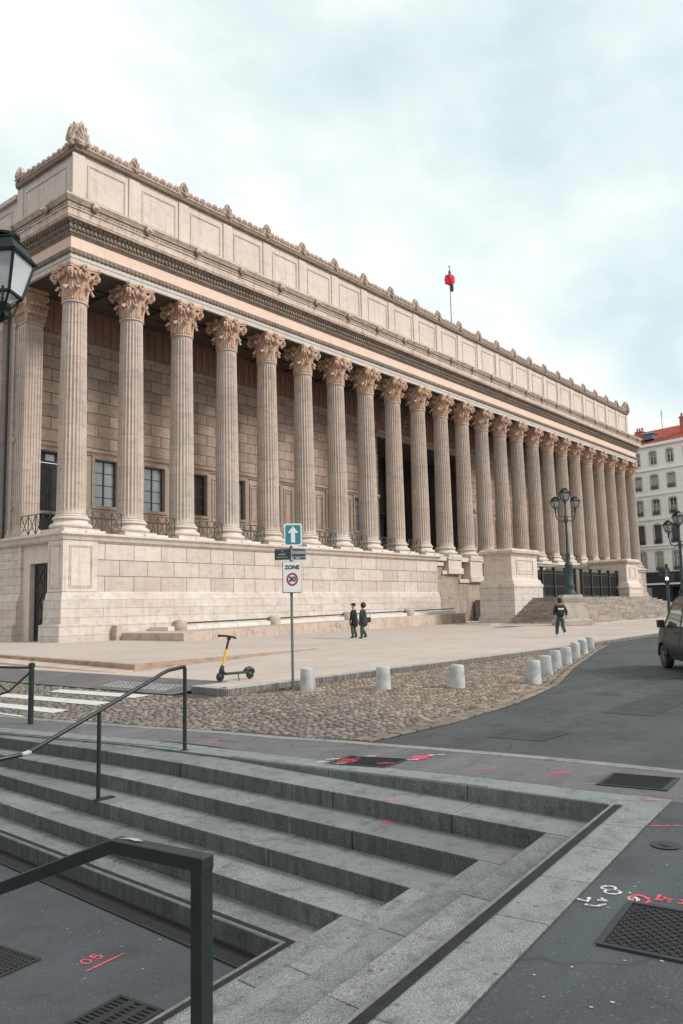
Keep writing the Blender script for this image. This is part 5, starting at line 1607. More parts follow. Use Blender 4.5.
# ------------------------------------------------------------------ kick scooter
sc_ = empty('kick_scooter', (12.33,13.65,.006), math.atan2(-.13,.82), 'electric kick scooter with yellow stem parked on the plaza corner', 'scooter')
M['yellow'] = simple('yellow_paint', (.72,.42,.04), .4); M['rubber'] = simple('tyre_rubber', (.02,.02,.022), .7); M['dkgreen'] = simple('dark_green_plastic', (.022,.03,.026), .5)
def wheel_mb(r, w, n=24):
    m_ = MB(); m_.lathe([(r*.55,-w/2),(r*.9,-w/2),(r,-w/4),(r,w/4),(r*.9,w/2),(r*.55,w/2)], n=n, capt=False)
    m_.v = [(x, z, y) for x, y, z in m_.v]; return m_
for x in (.05, .86):
    w = wheel_mb(.10,.05).build('wheel', M['rubber'], sc_, smooth=True, autos=40, loc=(x,0,.10))
    h = MB(); h.lathe([(.0,-.03),(.06,-.03),(.065,0),(.06,.03),(.0,.03)], n=16, capt=False); h.v = [(a, c, b2) for a, b2, c in h.v]; h.build('rim', M['black'], w, smooth=True)
m_ = MB(); m_.box((.18,-.07,.13),(.80,.07,.18)); m_.build('deck', M['dkgreen'], sc_, bevel=.015)
m_ = MB(); m_.tube([(.70,0,.17),(.77,0,.215),(.86,0,.235),(.94,0,.19),(.97,0,.13)], [.04,.055,.055,.05,.03], 8); m_.build('rear_fender', M['dkgreen'], sc_, smooth=True)
m_ = MB(); m_.tube([(.05,0,.11),(.07,0,.24),(.12,0,.34)], [.03,.045,.04], 8); m_.tube([(.18,0,.15),(.12,0,.22),(.12,0,.32)], .035, 8); m_.build('fork', M['rubber'], sc_, smooth=True)
def stem(t): return (.11+.19*t, 0, .32+.66*t)
m_ = MB(); m_.tube([stem(0), stem(.58)], .034, 10); m_.build('stem', M['yellow'], sc_, smooth=True, autos=40)
m_ = MB(); m_.tube([stem(.58), stem(1.0)], .026, 10); m_.tube([stem(.9), stem(1.02)], .045, 8); m_.build('upper_stem', M['rubber'], sc_, smooth=True, autos=40)
m_ = MB(); m_.tube([(.20,.24,1.0),(.28,.12,.995),(.30,0,.985),(.32,-.12,.97),(.29,-.26,.95)], .024, 8); m_.tube([(.20,.24,1.0),(.185,.27,1.0)], .032, 8)
hb = m_.build('handlebar', M['rubber'], sc_, smooth=True); hb.rotation_euler = (0,0,0)
m_ = MB(); m_.tube([(.5,-.05,.14),(.45,-.16,.0)], .012, 6); m_.build('kickstand', M['rubber'], sc_)

# ------------------------------------------------------------------ handrails
# far handrail across the steps, round tube
fp = O2+AX*(-.94)+BX*5.73; mp = sk(1.40, 5.75)
hr = empty('handrail', (fp.x, fp.y, -.22), 0, 'slim dark handrail with two posts going down the far side of the steps', 'handrail')
def rel(p): return Vector((p[0]-fp.x, p[1]-fp.y, p[2]+.22))
m_ = MB(); m_.tube([rel((fp.x, fp.y, -.23)), rel((fp.x, fp.y, .84))], .026, 12); m_.lathe([(.055,0),(.055,.012),(.03,.016)], n=12, c=(0,0,0)); m_.build('post', M['railm'], hr, smooth=True, autos=40)
AXn = Vector((AX.x, AX.y, 0))
def along(d, z): return Vector((fp.x, fp.y, 0))+AXn*d+Vector((0,0,z))
dm_ = 1.41
slope = .345
pts = [along(0,.86), along(.30,.835), along(.42,.80), along(.55,.75), along(dm_,.75-slope*(dm_-.55)), along(2.35,.75-slope*1.8), along(2.42,.12), along(3.4,.10)]
m_ = MB(); m_.tube([rel(p) for p in pts], .024, 12); m_.build('rail', M['railm'], hr, smooth=True)
m_ = MB(); zr = .75-slope*(dm_-.55); a1 = along(dm_, 0)
m_.tube([rel((a1.x,a1.y,-.56)), rel((a1.x,a1.y,zr))], .024, 12); m_.lathe([(.06,0),(.06,.012),(.03,.016)], n=12, c=tuple(rel((a1.x,a1.y,-.56)))); m_.box(tuple(rel((a1.x+.02,a1.y-.05,-.56))), tuple(rel((a1.x+.20,a1.y+.05,-.545)))); m_.build('post', M['railm'], hr, smooth=True, autos=40)
a1 = along(3.3,0); m_ = MB(); m_.tube([rel((a1.x,a1.y,-1.04)), rel((a1.x,a1.y,.1))], .024, 12); m_.build('post', M['railm'], hr, smooth=True, autos=40)
m_ = MB(); m_.tube([rel(along(2.33,.132)), rel(along(2.40,.122)), rel(along(2.44,.1196))], .0250, 12); m_.build('wear_glint_patch', M['chip_glint'], hr, smooth=True)  # pale sleeve on the lower bend: a bright reflection put into the colour
# near handrail, rectangular section
np_ = Vector((1.682, 1.945))
nr = empty('handrail', (np_.x, np_.y, -.07), 0, 'thick dark rectangular handrail in front with worn paint on its bend', 'handrail')
dB = Vector((BX.x, BX.y, 0)); dA = Vector((AX.x, AX.y, 0))
def NR(a, b_, z): return dA*a+dB*b_+Vector((0,0,z+.07))
def rbar(mb, pts, w, h):
    # mitred rectangular bar in the vertical plane holding dB
    P = [(b_, z) for b_, z in pts]; n_ = len(P); vs = []
    for i in range(n_):
        ts = []
        if i > 0: ts.append(Vector((P[i][0]-P[i-1][0], P[i][1]-P[i-1][1])).normalized())
        if i < n_-1: ts.append(Vector((P[i+1][0]-P[i][0], P[i+1][1]-P[i][1])).normalized())
        nn = Vector((0,0))
        for t in ts: nn += Vector((-t.y, t.x))
        nn.normalize(); nn = nn/max(.4, nn.dot(Vector((-ts[0].y, ts[0].x))))
        for sa, sn in ((-1,-1),(1,-1),(1,1),(-1,1)):
            vs.append(NR(sa*w/2, P[i][0]+nn.x*sn*h/2, P[i][1]+nn.y*sn*h/2))
    fs = [(0,1,2,3), tuple((n_-1)*4+k for k in (3,2,1,0))]
    for i in range(n_-1):
        for k in range(4): fs.append((i*4+k, i*4+(k+1)%4, (i+1)*4+(k+1)%4, (i+1)*4+k))
    mb.add(vs, fs)
m_ = MB(); vs = [NR(a, b_, z) for z in (-.07, .832) for a, b_ in ((-.026,-.028),(.026,-.028),(.026,.018),(-.026,.018))]
m_.add(vs, [(3,2,1,0),(4,5,6,7),(0,1,5,4),(1,2,6,5),(2,3,7,6),(3,0,4,7)])
m_.build('post', M['railm'], nr, bevel=.004, seg=2)
m_ = MB(); rbar(m_, [(-.031,.842),(.37,.842),(1.9,.842-1.53*.385),(3.0,.842-1.53*.385-.02)], .054, .044); m_.build('rail', M['railm'], nr, bevel=.004, seg=2)
m_ = MB(); vs = [NR(a, b_, z) for z in (-1.0, .20) for a, b_ in ((-.03,2.4),(.03,2.4),(.03,2.45),(-.03,2.45))]
m_.add(vs, [(3,2,1,0),(4,5,6,7),(0,1,5,4),(1,2,6,5),(2,3,7,6),(3,0,4,7)]); m_.build('post', M['railm'], nr, bevel=.004)
m_ = MB(); cpts = [(.0,.25),(.012,.325),(.006,.36),(.018,.40),(.008,.385),(-.004,.372),(-.010,.34)]
vs = [NR(a-.004, b_-.05 if b_ > .26 else b_, .8685) for a, b_ in cpts]
m_.add(vs, [tuple(range(len(cpts)))]); m_.build('wear_glint_patch', M['chip_glint'], nr, fixn=False)
# crossing barrier at the left edge
bp_ = Vector((7.27, 12.66)); br = empty('pedestrian_barrier', (bp_.x, bp_.y, gz(bp_.x, bp_.y)), 0, 'dark green pedestrian barrier with crossed bars at the left edge by the crossing', 'barrier')
kd = Vector((-.19,.98,0)).normalized()
m_ = MB(); m_.tube([(0,0,0),(0,0,.98)], .045, 12); m_.lathe([(.055,.95),(.055,1.0),(.0,1.03)], n=12); m_.build('post', M['railm'], br, smooth=True, autos=40)
m_ = MB(); m_.tube([kd*1.9, kd*1.9+Vector((0,0,.98))], .045, 12); m_.build('post', M['railm'], br, smooth=True, autos=40)
m_ = MB(); up = Vector((0,0,1))
m_.tube([up*.93, kd*1.9+up*.93], .022, 8)
m_.tube([up*.88, kd*.55+up*.52, kd*1.35+up*.9], .018, 8); m_.tube([kd*.55+up*.52, kd*1.9+up*.20], .018, 8)
m_.build('crossed_bars', M['railm'], br, smooth=True)

# ------------------------------------------------------------------ lamps
def lantern_parts(par, c, s=1., rot=0., metal='lantmetal', gname='lantern', gm='lglass'):
    """tapered square street lantern, c = centre of the glass top"""
    c = Vector(c); Mx = Matrix.Translation(c) @ Matrix.Rotation(rot, 4, 'Z') @ Matrix.Scale(s, 4)
    def sq(h, z): return [Mx@Vector((sx*h, sy*h, z)) for sx, sy in ((-1,-1),(1,-1),(1,1),(-1,1))]
    fr_ = MB()
    def loft(levels):
        vs = []
        for h, z in levels: vs += sq(h, z)
        n_ = len(levels); fs = [(3,2,1,0), tuple((n_-1)*4+k for k in range(4))]
        for i in range(n_-1):
            for k in range(4): fs.append((i*4+k, i*4+(k+1)%4, (i+1)*4+(k+1)%4, (i+1)*4+k))
        fr_.add(vs, fs)
    loft([(.235,0.02),(.255,.0),(.262,.03),(.235,.045),(.165,.19),(.175,.20),(.165,.215)])
    fr_.lathe([(.09,.2),(.10,.24),(.16,.25),(.165,.28),(.10,.31),(.04,.33),(0,.35)], n=16)
    k0 = len(fr_.v)-7*16
    fr_.v[k0:] = [tuple(Mx@Vector(v)) for v in fr_.v[k0:]]
    T, B = sq(.232,.0), sq(.145,-.42)
    for k in range(4):
        fr_.bar(T[k], B[k], .028*s, .028*s); fr_.bar(B[k], B[(k+1)%4], .03*s, .03*s)
        fr_.tube([B[k], Mx@Vector((0,0,-.56))+(B[k]-Mx@Vector((0,0,-.42)))*.35], .012*s, 6)
    loft2 = [(.05,-.50),(.06,-.55),(.035,-.60),(.05,-.66),(.03,-.70)]
    loft(loft2[::-1])
    f = fr_.build(gname, M[metal], par)
    gl = MB(); vs = sq(.226,-.005)+sq(.140,-.415)+sq(.05,-.50)
    gl.add(vs, [(k,(k+1)%4,4+(k+1)%4,4+k) for k in range(4)]+[(4+k,4+(k+1)%4,8+(k+1)%4,8+k) for k in range(4)])
    gl.build('lantern_glass', M[gm], f, fixn=False)
    bl = MB(); bl.lathe([(.0,-.05),(.05,-.06),(.06,-.12),(.0,-.2)], n=10, capt=False); bl.v = [tuple(Mx@Vector(v)) for v in bl.v]; bl.build('bulb', M['sgwhite'], f, smooth=True)
    return f
# near lantern on a post just outside the frame
lc = Vector((4.325, 8.31, 5.56)); lp = Vector((3.82, 8.93, 0))
lm = empty('street_lantern', (lp.x, lp.y, ZF), 0, 'close black street lantern with frosted glass cut by the left edge', 'street lamp')
def LR(p): return Vector(p)-Vector((lp.x, lp.y, ZF))
lantern_parts(lm, LR(lc), 1.0, R(50.95-18))
m_ = MB(); m_.tube([(0,0,0),(0,0,.9),(0,0,1.0),(0,0,5.2)], [.11,.10,.07,.05], 14); m_.lathe([(.2,0),(.2,.2),(.13,.3),(.12,.8)], n=14); m_.build('post', M['lantmetal'], lm, smooth=True, autos=40)
bot = lc+Vector((0,0,-.70)); m_ = MB()
hd = (Vector((lc.x, lc.y, 0))-Vector((lp.x, lp.y, 0)))
m_.tube([LR((lp.x,lp.y,4.80)), LR(Vector((lp.x,lp.y,4.86))+hd*.5), LR(bot)], .028, 8)
m_.tube([LR((lp.x,lp.y,4.45)), LR(Vector((lp.x,lp.y,4.55))+hd*.3), LR(Vector((lp.x,lp.y,4.83))+hd*.6)], .02, 8)
for a in range(3):
    an = a*2*PI/3; m_.tube([LR(bot+Vector((0,0,.02))), LR(bot+Vector((.12*math.cos(an),.12*math.sin(an),.08))), LR(bot+Vector((.17*math.cos(an),.17*math.sin(an),.2))), LR(bot+Vector((.175*math.cos(an),.175*math.sin(an),.33)))], .012, 6)
m_.build('bracket', M['lantmetal'], lm, smooth=True)

def grand_lamp(loc, label, stone_base=True, rz=0):
    g_ = empty('street_lamp', loc, rz, label, 'street lamp', 'three-lantern street lamps')
    zb_ = 0.
    if stone_base:
        p_ = MB(); lv = [(1.12,0),(1.10,.35),(.98,.40),(.86,.9),(.70,1.35),(.62,1.55),(.66,1.62),(.70,1.85),(.66,2.08)]
        vs = []
        for h, z in lv: vs += [(-h,-h,z),(h,-h,z),(h,h,z),(-h,h,z)]
        fs = [(3,2,1,0), tuple((len(lv)-1)*4+k for k in range(4))]
        for i in range(len(lv)-1):
            for k in range(4): fs.append((i*4+k, i*4+(k+1)%4, (i+1)*4+(k+1)%4, (i+1)*4+k))
        p_.add(vs, fs, .5)
        for a in (0, PI/2, PI, 3*PI/2):
            q = MB(); q.lathe([(.0,.1),(.16,.1),(.18,.04),(.24,.0)], n=14); 
            Mx = Matrix.Rotation(a, 4, 'Z') @ Matrix.Translation((0,-.66,1.15)) @ Matrix.Rotation(PI/2, 4, 'X')
            p_.add([Mx@Vector(v) for v in q.v], q.f, .5)
        p_.build('stone_base', M['lampbase'], g_, bevel=.03); zb_ = 2.08
    p_ = MB()
    p_.lathe([(.42,zb_),(.42,zb_+.15),(.34,zb_+.25),(.31,zb_+.5),(.36,zb_+.6),(.28,zb_+.75),(.23,zb_+1.9),(.29,zb_+2.0),(.26,zb_+2.15),(.16,zb_+2.3),(.14,zb_+2.7),(.18,zb_+2.78),(.11,zb_+2.95),(.07,zb_+5.0),(.14,zb_+5.08),(.10,zb_+5.25),(.14,zb_+5.4),(.06,zb_+5.6),(.05,zb_+6.4)], n=14)
    p_.build('post', M['teal'], g_, smooth=True, autos=60)
    for i, a in enumerate((0, PI, PI/2)):
        ca, sa = math.cos(a), math.sin(a); rr = .70
        if i < 2:
            ap = MB(); ap.tube([(0,0,zb_+5.3),(ca*.35,sa*.35,zb_+5.12),(ca*.62,sa*.62,zb_+5.3),(ca*rr,sa*rr,zb_+5.75)], .045, 8)
            ap.tube([(0,0,zb_+5.5),(ca*.3,sa*.3,zb_+5.42),(ca*.42,sa*.42,zb_+5.55)], .025, 6)
            ap.lathe([(.03,0),(.09,.06),(.05,.14),(.08,.2)], (ca*rr,sa*rr,zb_+5.72), 10); ap.build('arm', M['teal'], g_, smooth=True)
            lantern_parts(g_, (ca*rr, sa*rr, zb_+6.55), 1.02, .3, gm='lglass2')
    lantern_parts(g_, (0,0,zb_+7.12), 1.15, .3, gm='lglass2')
    return g_
grand_lamp((53.25,22.95,0), 'ornate teal lamp with three lanterns on a stone base before the entrance stair', True, math.atan2(-1.24,1.0))
grand_lamp((55.6,16.1,.0), 'ornate teal lamp with three lanterns partly hidden behind the dark van', False, math.atan2(-1.24,1.0))
# traffic signal
tl = empty('traffic_light', (46.6,14.32,0), 0, 'dark traffic signal with one white lit lamp on a teal pole', 'traffic light')
m_ = MB(); m_.tube([(0,0,0),(0,0,2.5)], .09, 10); m_.lathe([(.15,0),(.15,.5),(.09,.6)], n=10); m_.build('pole', M['teal'], tl, smooth=True, autos=40)
v2 = Vector((.955,.295,0)); r2 = Vector((.295,-.955,0))
def T2(a, u_, d_): return r2*a+Vector((0,0,u_))-v2*d_
def pbox(mb, r0_, r1_, u0, u1, d0, d1):
    vs = [T2(a, u_, d) for d in (d0, d1) for a, u_ in ((r0_,u0),(r1_,u0),(r1_,u1),(r0_,u1))]
    mb.add(vs, [(0,1,2,3),(7,6,5,4),(0,4,5,1),(1,5,6,2),(2,6,7,3),(3,7,4,0)])
m_ = MB(); pbox(m_, -.17,.17,2.5,3.35,-.1,.12); pbox(m_, -.40,-.18,2.95,3.35,-.1,.1); pbox(m_, .14,.36,2.55,3.05,-.05,.1); pbox(m_, -.07,.09,3.35,3.6,-.05,.05)
for zz in (2.68,2.94,3.2): pbox(m_, -.13,.13,zz+.09,zz+.12,.12,.26)
m_.build('head', M['black'], tl, bevel=.02)
M['lit'] = bpy.data.materials.new('lit_lamp'); M['lit'].use_nodes = True
bb = M['lit'].node_tree.nodes['Principled BSDF']; bb.inputs['Emission Color'].default_value = (1,1,1,1); bb.inputs['Emission Strength'].default_value = 3.5
m_ = MB(); vs = [T2(-.0+.085*math.cos(k*PI/8), 2.78+.085*math.sin(k*PI/8), .16) for k in range(16)]+[T2(0,2.78,.2)]
m_.add(vs, [(k,(k+1)%16,16) for k in range(16)]); m_.build('lit_lens', M['lit'], tl, fixn=False)
for zz in (3.02,3.24):
    m_ = MB(); vs = [T2(.09*math.cos(k*PI/8), zz+.09*math.sin(k*PI/8), .13) for k in range(16)]; m_.add(vs, [tuple(range(16))]); m_.build('dark_lens', M['glassd'], tl, fixn=False)

# ------------------------------------------------------------------ parked van (only its left side enters the frame)
hd_ = R(33); F2 = Vector((math.cos(hd_), math.sin(hd_))); L2 = Vector((-F2.y, F2.x))
fw_ = Vector((21.515,6.755)); CW = .86       # front left wheel contact, half width
orig = fw_ - F2*.0 - L2*(CW-.09)
van = empty('van', (orig.x, orig.y, -.15), hd_, 'dark grey-green van at the right edge of the road', 'van')
M['vanp'] = simple('dark_green_grey_car_paint', (.018,.032,.031), .35, 0, .1, .15, 3); M['vanb'] = simple('black_bumper_plastic', (.02,.021,.022), .6)
M['carglass'] = glass('car_glass', (.10,.13,.13), .03)
XF, XR = .85, -3.35        # nose and tail in local x (origin at the front axle)
top = [(.86,.62),(.80,.86),(.62,1.02),(.15,1.12),(-.10,1.24),(-.36,1.58),(-.60,1.82),(-1.0,1.93),(-2.2,1.96),(-3.0,1.90),(-3.25,1.70),(-3.34,1.1),(-3.36,.6)]
def topz(x):
    for (xa, za), (xb, zb) in zip(top, top[1:]):
        if xb <= x <= xa: return za+(zb-za)*(xa-x)/(xa-xb)
    return top[0][1] if x > 0 else top[-1][1]
def halfw(x): 
    t = clamp((x+.0-.25)/.62); u = clamp((-2.9-x)/.5)
    return CW*(1-.20*t*t*t-.05*t-.07*u*u)
def sect(x, a):
    """a in 0..1 from sill (left) over the roof to sill (right)"""
    hw = halfw(x); zt = topz(x); zb = .27
    belt = min(1.05, zt*.86)
    s = 1 if a < .5 else -1
    t = a*2 if a < .5 else (1-a)*2
    if t < .45: 
        k = t/.45; z = zb+(belt-zb)*k; y = hw*(.93+.07*math.sin(PI*min(1,k*1.15)*.9))
    elif t < .8:
        k = (t-.45)/.35; z = belt+(zt-.06-belt)*k; inn = .17*(zt-.06-belt)/.75; y = hw*.955 - inn*k
    else:
        k = (t-.8)/.2; inn = .17*(zt-.06-belt)/.75; y0_ = hw*.955-inn; y = y0_*math.cos(k*PI/2)**.6; z = zt-.06+.06*math.sin(k*PI/2)
    return (x, s*y, z)
b_v = MB(); xs_ = [XF-.0]+[p[0] for p in top[1:-1]]; xl = []
for i in range(48): xl.append(XF+(XR-XF)*i/47)
vs = []; NA = 33
for x in xl:
    for j in range(NA): vs.append(sect(x, j/(NA-1)))
fs = []
for i in range(len(xl)-1):
    for j in range(NA-1): 
        # leave the wheel arches open
        c = [vs[i*NA+j], vs[(i+1)*NA+j+1]]; mx, mz = (c[0][0]+c[1][0])/2, (c[0][2]+c[1][2])/2
        if any((mx-w)**2+(mz-.31)**2 < .36**2 for w in (0, -2.7)) and mz < .7 and (j < 8 or j > NA-10): continue
        fs.append((i*NA+j, i*NA+j+1, (i+1)*NA+j+1, (i+1)*NA+j))
fs.append(tuple(range(NA))); fs.append(tuple((len(xl)-1)*NA+j for j in range(NA))[::-1])
b_v.add(vs, fs, .5); vb = b_v.build('body', M['vanp'], van, smooth=True, autos=35)
def patch(pts, off, m, nm, side=1, n_=8):
    """window patch on the body side: pts = 4 corners (x, fraction up the glasshouse)"""
    p_ = MB()
    def f(u, v):
        xa = pts[0][0]+(pts[1][0]-pts[0][0])*u; xb = pts[3][0]+(pts[2][0]-pts[3][0])*u
        ta = pts[0][1]+(pts[1][1]-pts[0][1])*u; tb = pts[3][1]+(pts[2][1]-pts[3][1])*u
        x = xa+(xb-xa)*v; t = ta+(tb-ta)*v
        s = sect(x, (.45+.35*t)/2); return (s[0], side*(s[1]+off), s[2])
    p_.grid(f, n_, n_, .5); return p_.build(nm, m, van, smooth=True, fixn=False)
for sd in (1, -1):
    patch([(-.16,.08),(-1.42,.06),(-1.42,.93),(-.62,.93)], .006, M['carglass'], 'side_window', sd)
    patch([(-1.52,.06),(-2.45,.06),(-2.45,.93),(-1.52,.93)], .006, M['carglass'], 'side_window', sd)
    patch([(-2.55,.10),(-3.08,.14),(-3.02,.90),(-2.55,.92)], .006, M['carglass'], 'side_window', sd)
# windscreen and rear window
p_ = MB(); 
def ws(u, v):
    x = -.12-.44*v; z = topz(x)+.008; y = (u*2-1)*(halfw(x)-.13-.12*v); return (x, y, z+.0)
p_.grid(ws, 9, 7, .5); p_.build('windscreen', M['carglass'], van, smooth=True, fixn=False)
p_ = MB(); p_.grid(lambda u, v: (-3.345+.10*v, (u*2-1)*.66, 1.08+.5*v), 6, 5, .5); p_.build('rear_window', M['carglass'], van, fixn=False)
p_ = MB(); p_.box((.66,-.74,.25),(.90,.74,.56)); p_.build('front_bumper', M['vanb'], van, bevel=.05, seg=3)
p_ = MB(); p_.box((-3.46,-.80,.25),(-3.2,.80,.58)); p_.build('rear_bumper', M['vanb'], van, bevel=.05, seg=3)
for sd in (1,-1):
    p_ = MB(); p_.box((-3.42,sd*.80-.07,.85),(-3.28,sd*.80+.05,1.45)); p_.build('tail_light', M['sgred'], van, bevel=.02)
    p_ = MB(); p_.box((.52,sd*.60-.12,.70),(.80,sd*.60+.10,.86)); p_.build('headlight', M['glass'], van, bevel=.04, seg=2)
    p_ = MB(); p_.box((-.36,sd*.95-.085,1.05),(-.22,sd*.95+.08,1.24)); p_.tube([(-.28,sd*.84,1.08),(-.28,sd*.95,1.10)], .03, 8); p_.build('mirror', M['vanb'], van, bevel=.05, seg=4)
    for w in (0,-2.7):
        ww = wheel_mb(.31,.20,28).build('wheel', M['rubber'], van, smooth=True, autos=40, loc=(w,sd*.76,.31))
        h = MB(); h.lathe([(.0,-.05),(.17,-.05),(.19,.02),(.19,.06),(.0,.03)], n=20, capt=False)
        for k in range(5):
            a = k*2*PI/5; h.box((.04,-.02,.03),(.17,.02,.075), None, Matrix.Rotation(a,4,'Z'))
        h.v = [(a, sd*(c+.03), b2) for a, b2, c in h.v]; h.build('rim', M['galv'], ww, smooth=True, autos=40)
        p_ = MB(); p_.tube([(w+.37*math.cos(t*PI/12), sd*.855, .31+.37*math.sin(t*PI/12)) for t in range(13)], .028, 8)
        p_.build('wheel_arch', M['vanb'], van, smooth=True, fixn=False)
    for (xa, xb) in ((-.9,-.7),(-1.85,-1.65)):
        p_ = MB(); y = sd*.862; p_.box((xb-.6,min(y,y+sd*.025),.93),(xb-.42,max(y,y+sd*.025),.965)); p_.build('door_handle', M['vanb'], van, bevel=.008)
    p_ = MB(); 
    for xx in (-.14,-1.47,-2.5):
        pr_ = [sect(xx, t/2) for t in (.02,.1,.2,.3,.4,.45)]
        p_.tube([(q[0], sd*(q[1]+.001), q[2]) for q in pr_], .006, 4)
    p_.build('door_seams', M['rubber'], van)
    p_ = MB(); p_.tube([(-.8,sd*.56,1.90),(-1.0,sd*.58,1.99),(-2.6,sd*.58,2.01),(-2.85,sd*.57,1.95)], .018, 8); p_.build('roof_rail', M['vanb'], van, smooth=True)
p_ = MB(); p_.box((-2.6,-.6,.25),(-.1,.6,.45)); p_.box((-3.2,-.72,.25),(-2.75+.0,.72,.4)); p_.build('underbody', M['vanb'], van)

# ------------------------------------------------------------------ people
def skin_obj(name, verts, edges, radii, m, parent, sub=2, root=0):
    me = bpy.data.meshes.new(name); me.from_pydata([Vector(v) for v in verts], edges, [])
    o = bpy.data.objects.new(name, me); COL.objects.link(o)
    o.modifiers.new('s', 'SKIN')
    for i, sv in enumerate(me.skin_vertices[0].data):
        r_ = radii[i]; sv.radius = (r_, r_) if not isinstance(r_, tuple) else r_
        sv.use_root = (i == root)
    ss = o.modifiers.new('u', 'SUBSURF'); ss.levels = sub; ss.render_levels = sub
    dg = bpy.context.evaluated_depsgraph_get(); dg.update()
    nm = bpy.data.meshes.new_from_object(o.evaluated_get(dg)); bpy.data.objects.remove(o)
    nm.shade_smooth(); nm.materials.clear(); nm.materials.append(m)
    nm.name = name
    o2 = bpy.data.objects.new(name, nm); COL.objects.link(o2); o2.parent = parent
    return o2
M['skin'] = simple('skin', (.45,.27,.20), .6); M['hairb'] = simple('dark_hair', (.02,.015,.012), .7, bstr=.4)
M['coatg'] = simple('dark_green_black_coat', (.014,.02,.02), .85, var=.4); M['coatgrey'] = simple('charcoal_coat', (.045,.045,.052), .9, var=.4)
M['jeans'] = simple('blue_green_jeans', (.035,.068,.078), .85, var=.35); M['trous'] = simple('khaki_green_trousers', (.075,.085,.062), .85); M['trousg'] = simple('dark_green_trousers', (.03,.07,.055), .85)
M['blackc'] = simple('black_jacket', (.012,.013,.016), .8); M['shoe'] = simple('dark_shoe', (.02,.02,.02), .6); M['shoew'] = simple('white_shoe', (.7,.7,.7), .6); M['leather'] = simple('dark_leather', (.03,.025,.025), .5)
def person(loc, rz, label, legs, arms, coat, coat_len, trousers, shoes, hair, shoem='shoe', hat=False, hood=False, scale=1., print_=None):
    """faces local +X; legs = forward offsets (knee, ankle, lift) left/right; arms = hand targets"""
    g_ = empty('person', loc, rz, label, 'person'); g_.scale = (scale,)*3
    hipz = .93; V = []; E = []; Rr = []
    def v(p, r): V.append(p); Rr.append(r); return len(V)-1
    pel = v((0,0,hipz), .125); sp1 = v((.0,0,1.08), .115); ch = v((.0,0,1.28), (.15,.115)); nb = v((.0,0,1.43), .07); nk = v((.01,0,1.49), .05)
    h1 = v((.025,0,1.57), .078); h2 = v((.02,0,1.66), .092); h3 = v((.01,0,1.72), .06)
    E += [(pel,sp1),(sp1,ch),(ch,nb),(nb,nk),(nk,h1),(h1,h2),(h2,h3)]
    nose = v((.115,0,1.60), .014); E.append((h1, nose))
    J = {}
    for s, (kx, ax_, az) in zip((1,-1), legs):
        hp = v((0,s*.095,.88), .092); kn = v((kx,s*.10,.49), .058); an = v((ax_,s*.10,.09+az), .038); to = v((ax_+.13,s*.115,.035+az*.6), .032)
        E += [(pel,hp),(hp,kn),(kn,an),(an,to)]; J[s] = (hp, kn, an, to)
    for s, (ex, ey, ez, hx, hy, hz) in zip((1,-1), arms):
        shd = v((0,s*.185,1.40), .055); el = v((ex,s*ey,ez), .042); wr = v((hx,s*hy,hz), .026)
        E += [(ch,shd),(shd,el),(el,wr)]
        d = (Vector((hx,s*hy,hz))-Vector((ex,s*ey,ez))).normalized()
        pm = v(tuple(Vector((hx,s*hy,hz))+d*.06), (.036,.018)); E.append((wr,pm))
        for k, (off, ln) in enumerate(((-.027,.065),(-.009,.078),(.009,.074),(.027,.058))):
            base = Vector((hx,s*hy,hz))+d*.085+Vector((off,0,0)); m1 = base+d*ln*.55+Vector((.003,-s*.004,0)); m2 = base+d*ln+Vector((.006,-s*.014,0))
            a1 = v(tuple(base), .009); a2 = v(tuple(m1), .0085); a3 = v(tuple(m2), .007); E += [(pm,a1),(a1,a2),(a2,a3)]
        tb = Vector((hx,s*hy,hz))+d*.03+Vector((.035,0,0)); a1 = v(tuple(tb), .010); a2 = v(tuple(tb+d*.045+Vector((.018,0,0))), .008); E += [(wr,a1),(a1,a2)]
    b = skin_obj('body', V, E, Rr, M['skin'], g_, 2)
    # trousers
    def P(i): return V[i]
    tv, te, tr_ = [(0,0,.98),(0,0,.90)], [(0,1)], [.135,.14]
    for s in (1,-1):
        hp, kn, an, to = J[s]; i0 = len(tv)
        tv += [(0,s*.095,.84), P(kn), tuple(Vector(P(an))+Vector((0,0,.02)))]; tr_ += [.12,.09,.076]; te += [(1,i0),(i0,i0+1),(i0+1,i0+2)]
    skin_obj('trousers', tv, te, tr_, M[trousers], g_, 2)
    for s in (1,-1):
        hp, kn, an, to = J[s]; a_ = Vector(P(an)); t_ = Vector(P(to))
        skin_obj('shoe', [tuple(a_+Vector((-.035,0,-.045))), tuple(a_+Vector((.02,0,-.035))), tuple(t_+Vector((.02,0,.005)))], [(0,1),(1,2)], [.045,.052,.042], M[shoem], g_, 2)
        if shoes == 'boot': skin_obj('boot', [tuple(a_+Vector((0,0,-.04))), tuple(a_.lerp(Vector(P(kn)), .55))], [(0,1)], [.06,.074], M['shoe'], g_, 1)
    # jacket or coat
    cv = [(0,0,1.05),(0,0,1.28),(.0,0,1.42)]; ce = [(0,1),(1,2)]; cr = [(.22,.185),(.225,.175),.10]
    if coat_len < .9: 
        cv = [(.0,0,coat_len),(.0,0,.90)]+cv; ce = [(0,1),(1,2),(2,3),(3,4)]; cr = [(.27,.24),(.25,.215)]+cr
    else:
        cv = [(0,0,coat_len-.06)]+cv; ce = [(0,1),(1,2),(2,3)]; cr = [(.235,.205)]+cr
    ci = len(cv)-2
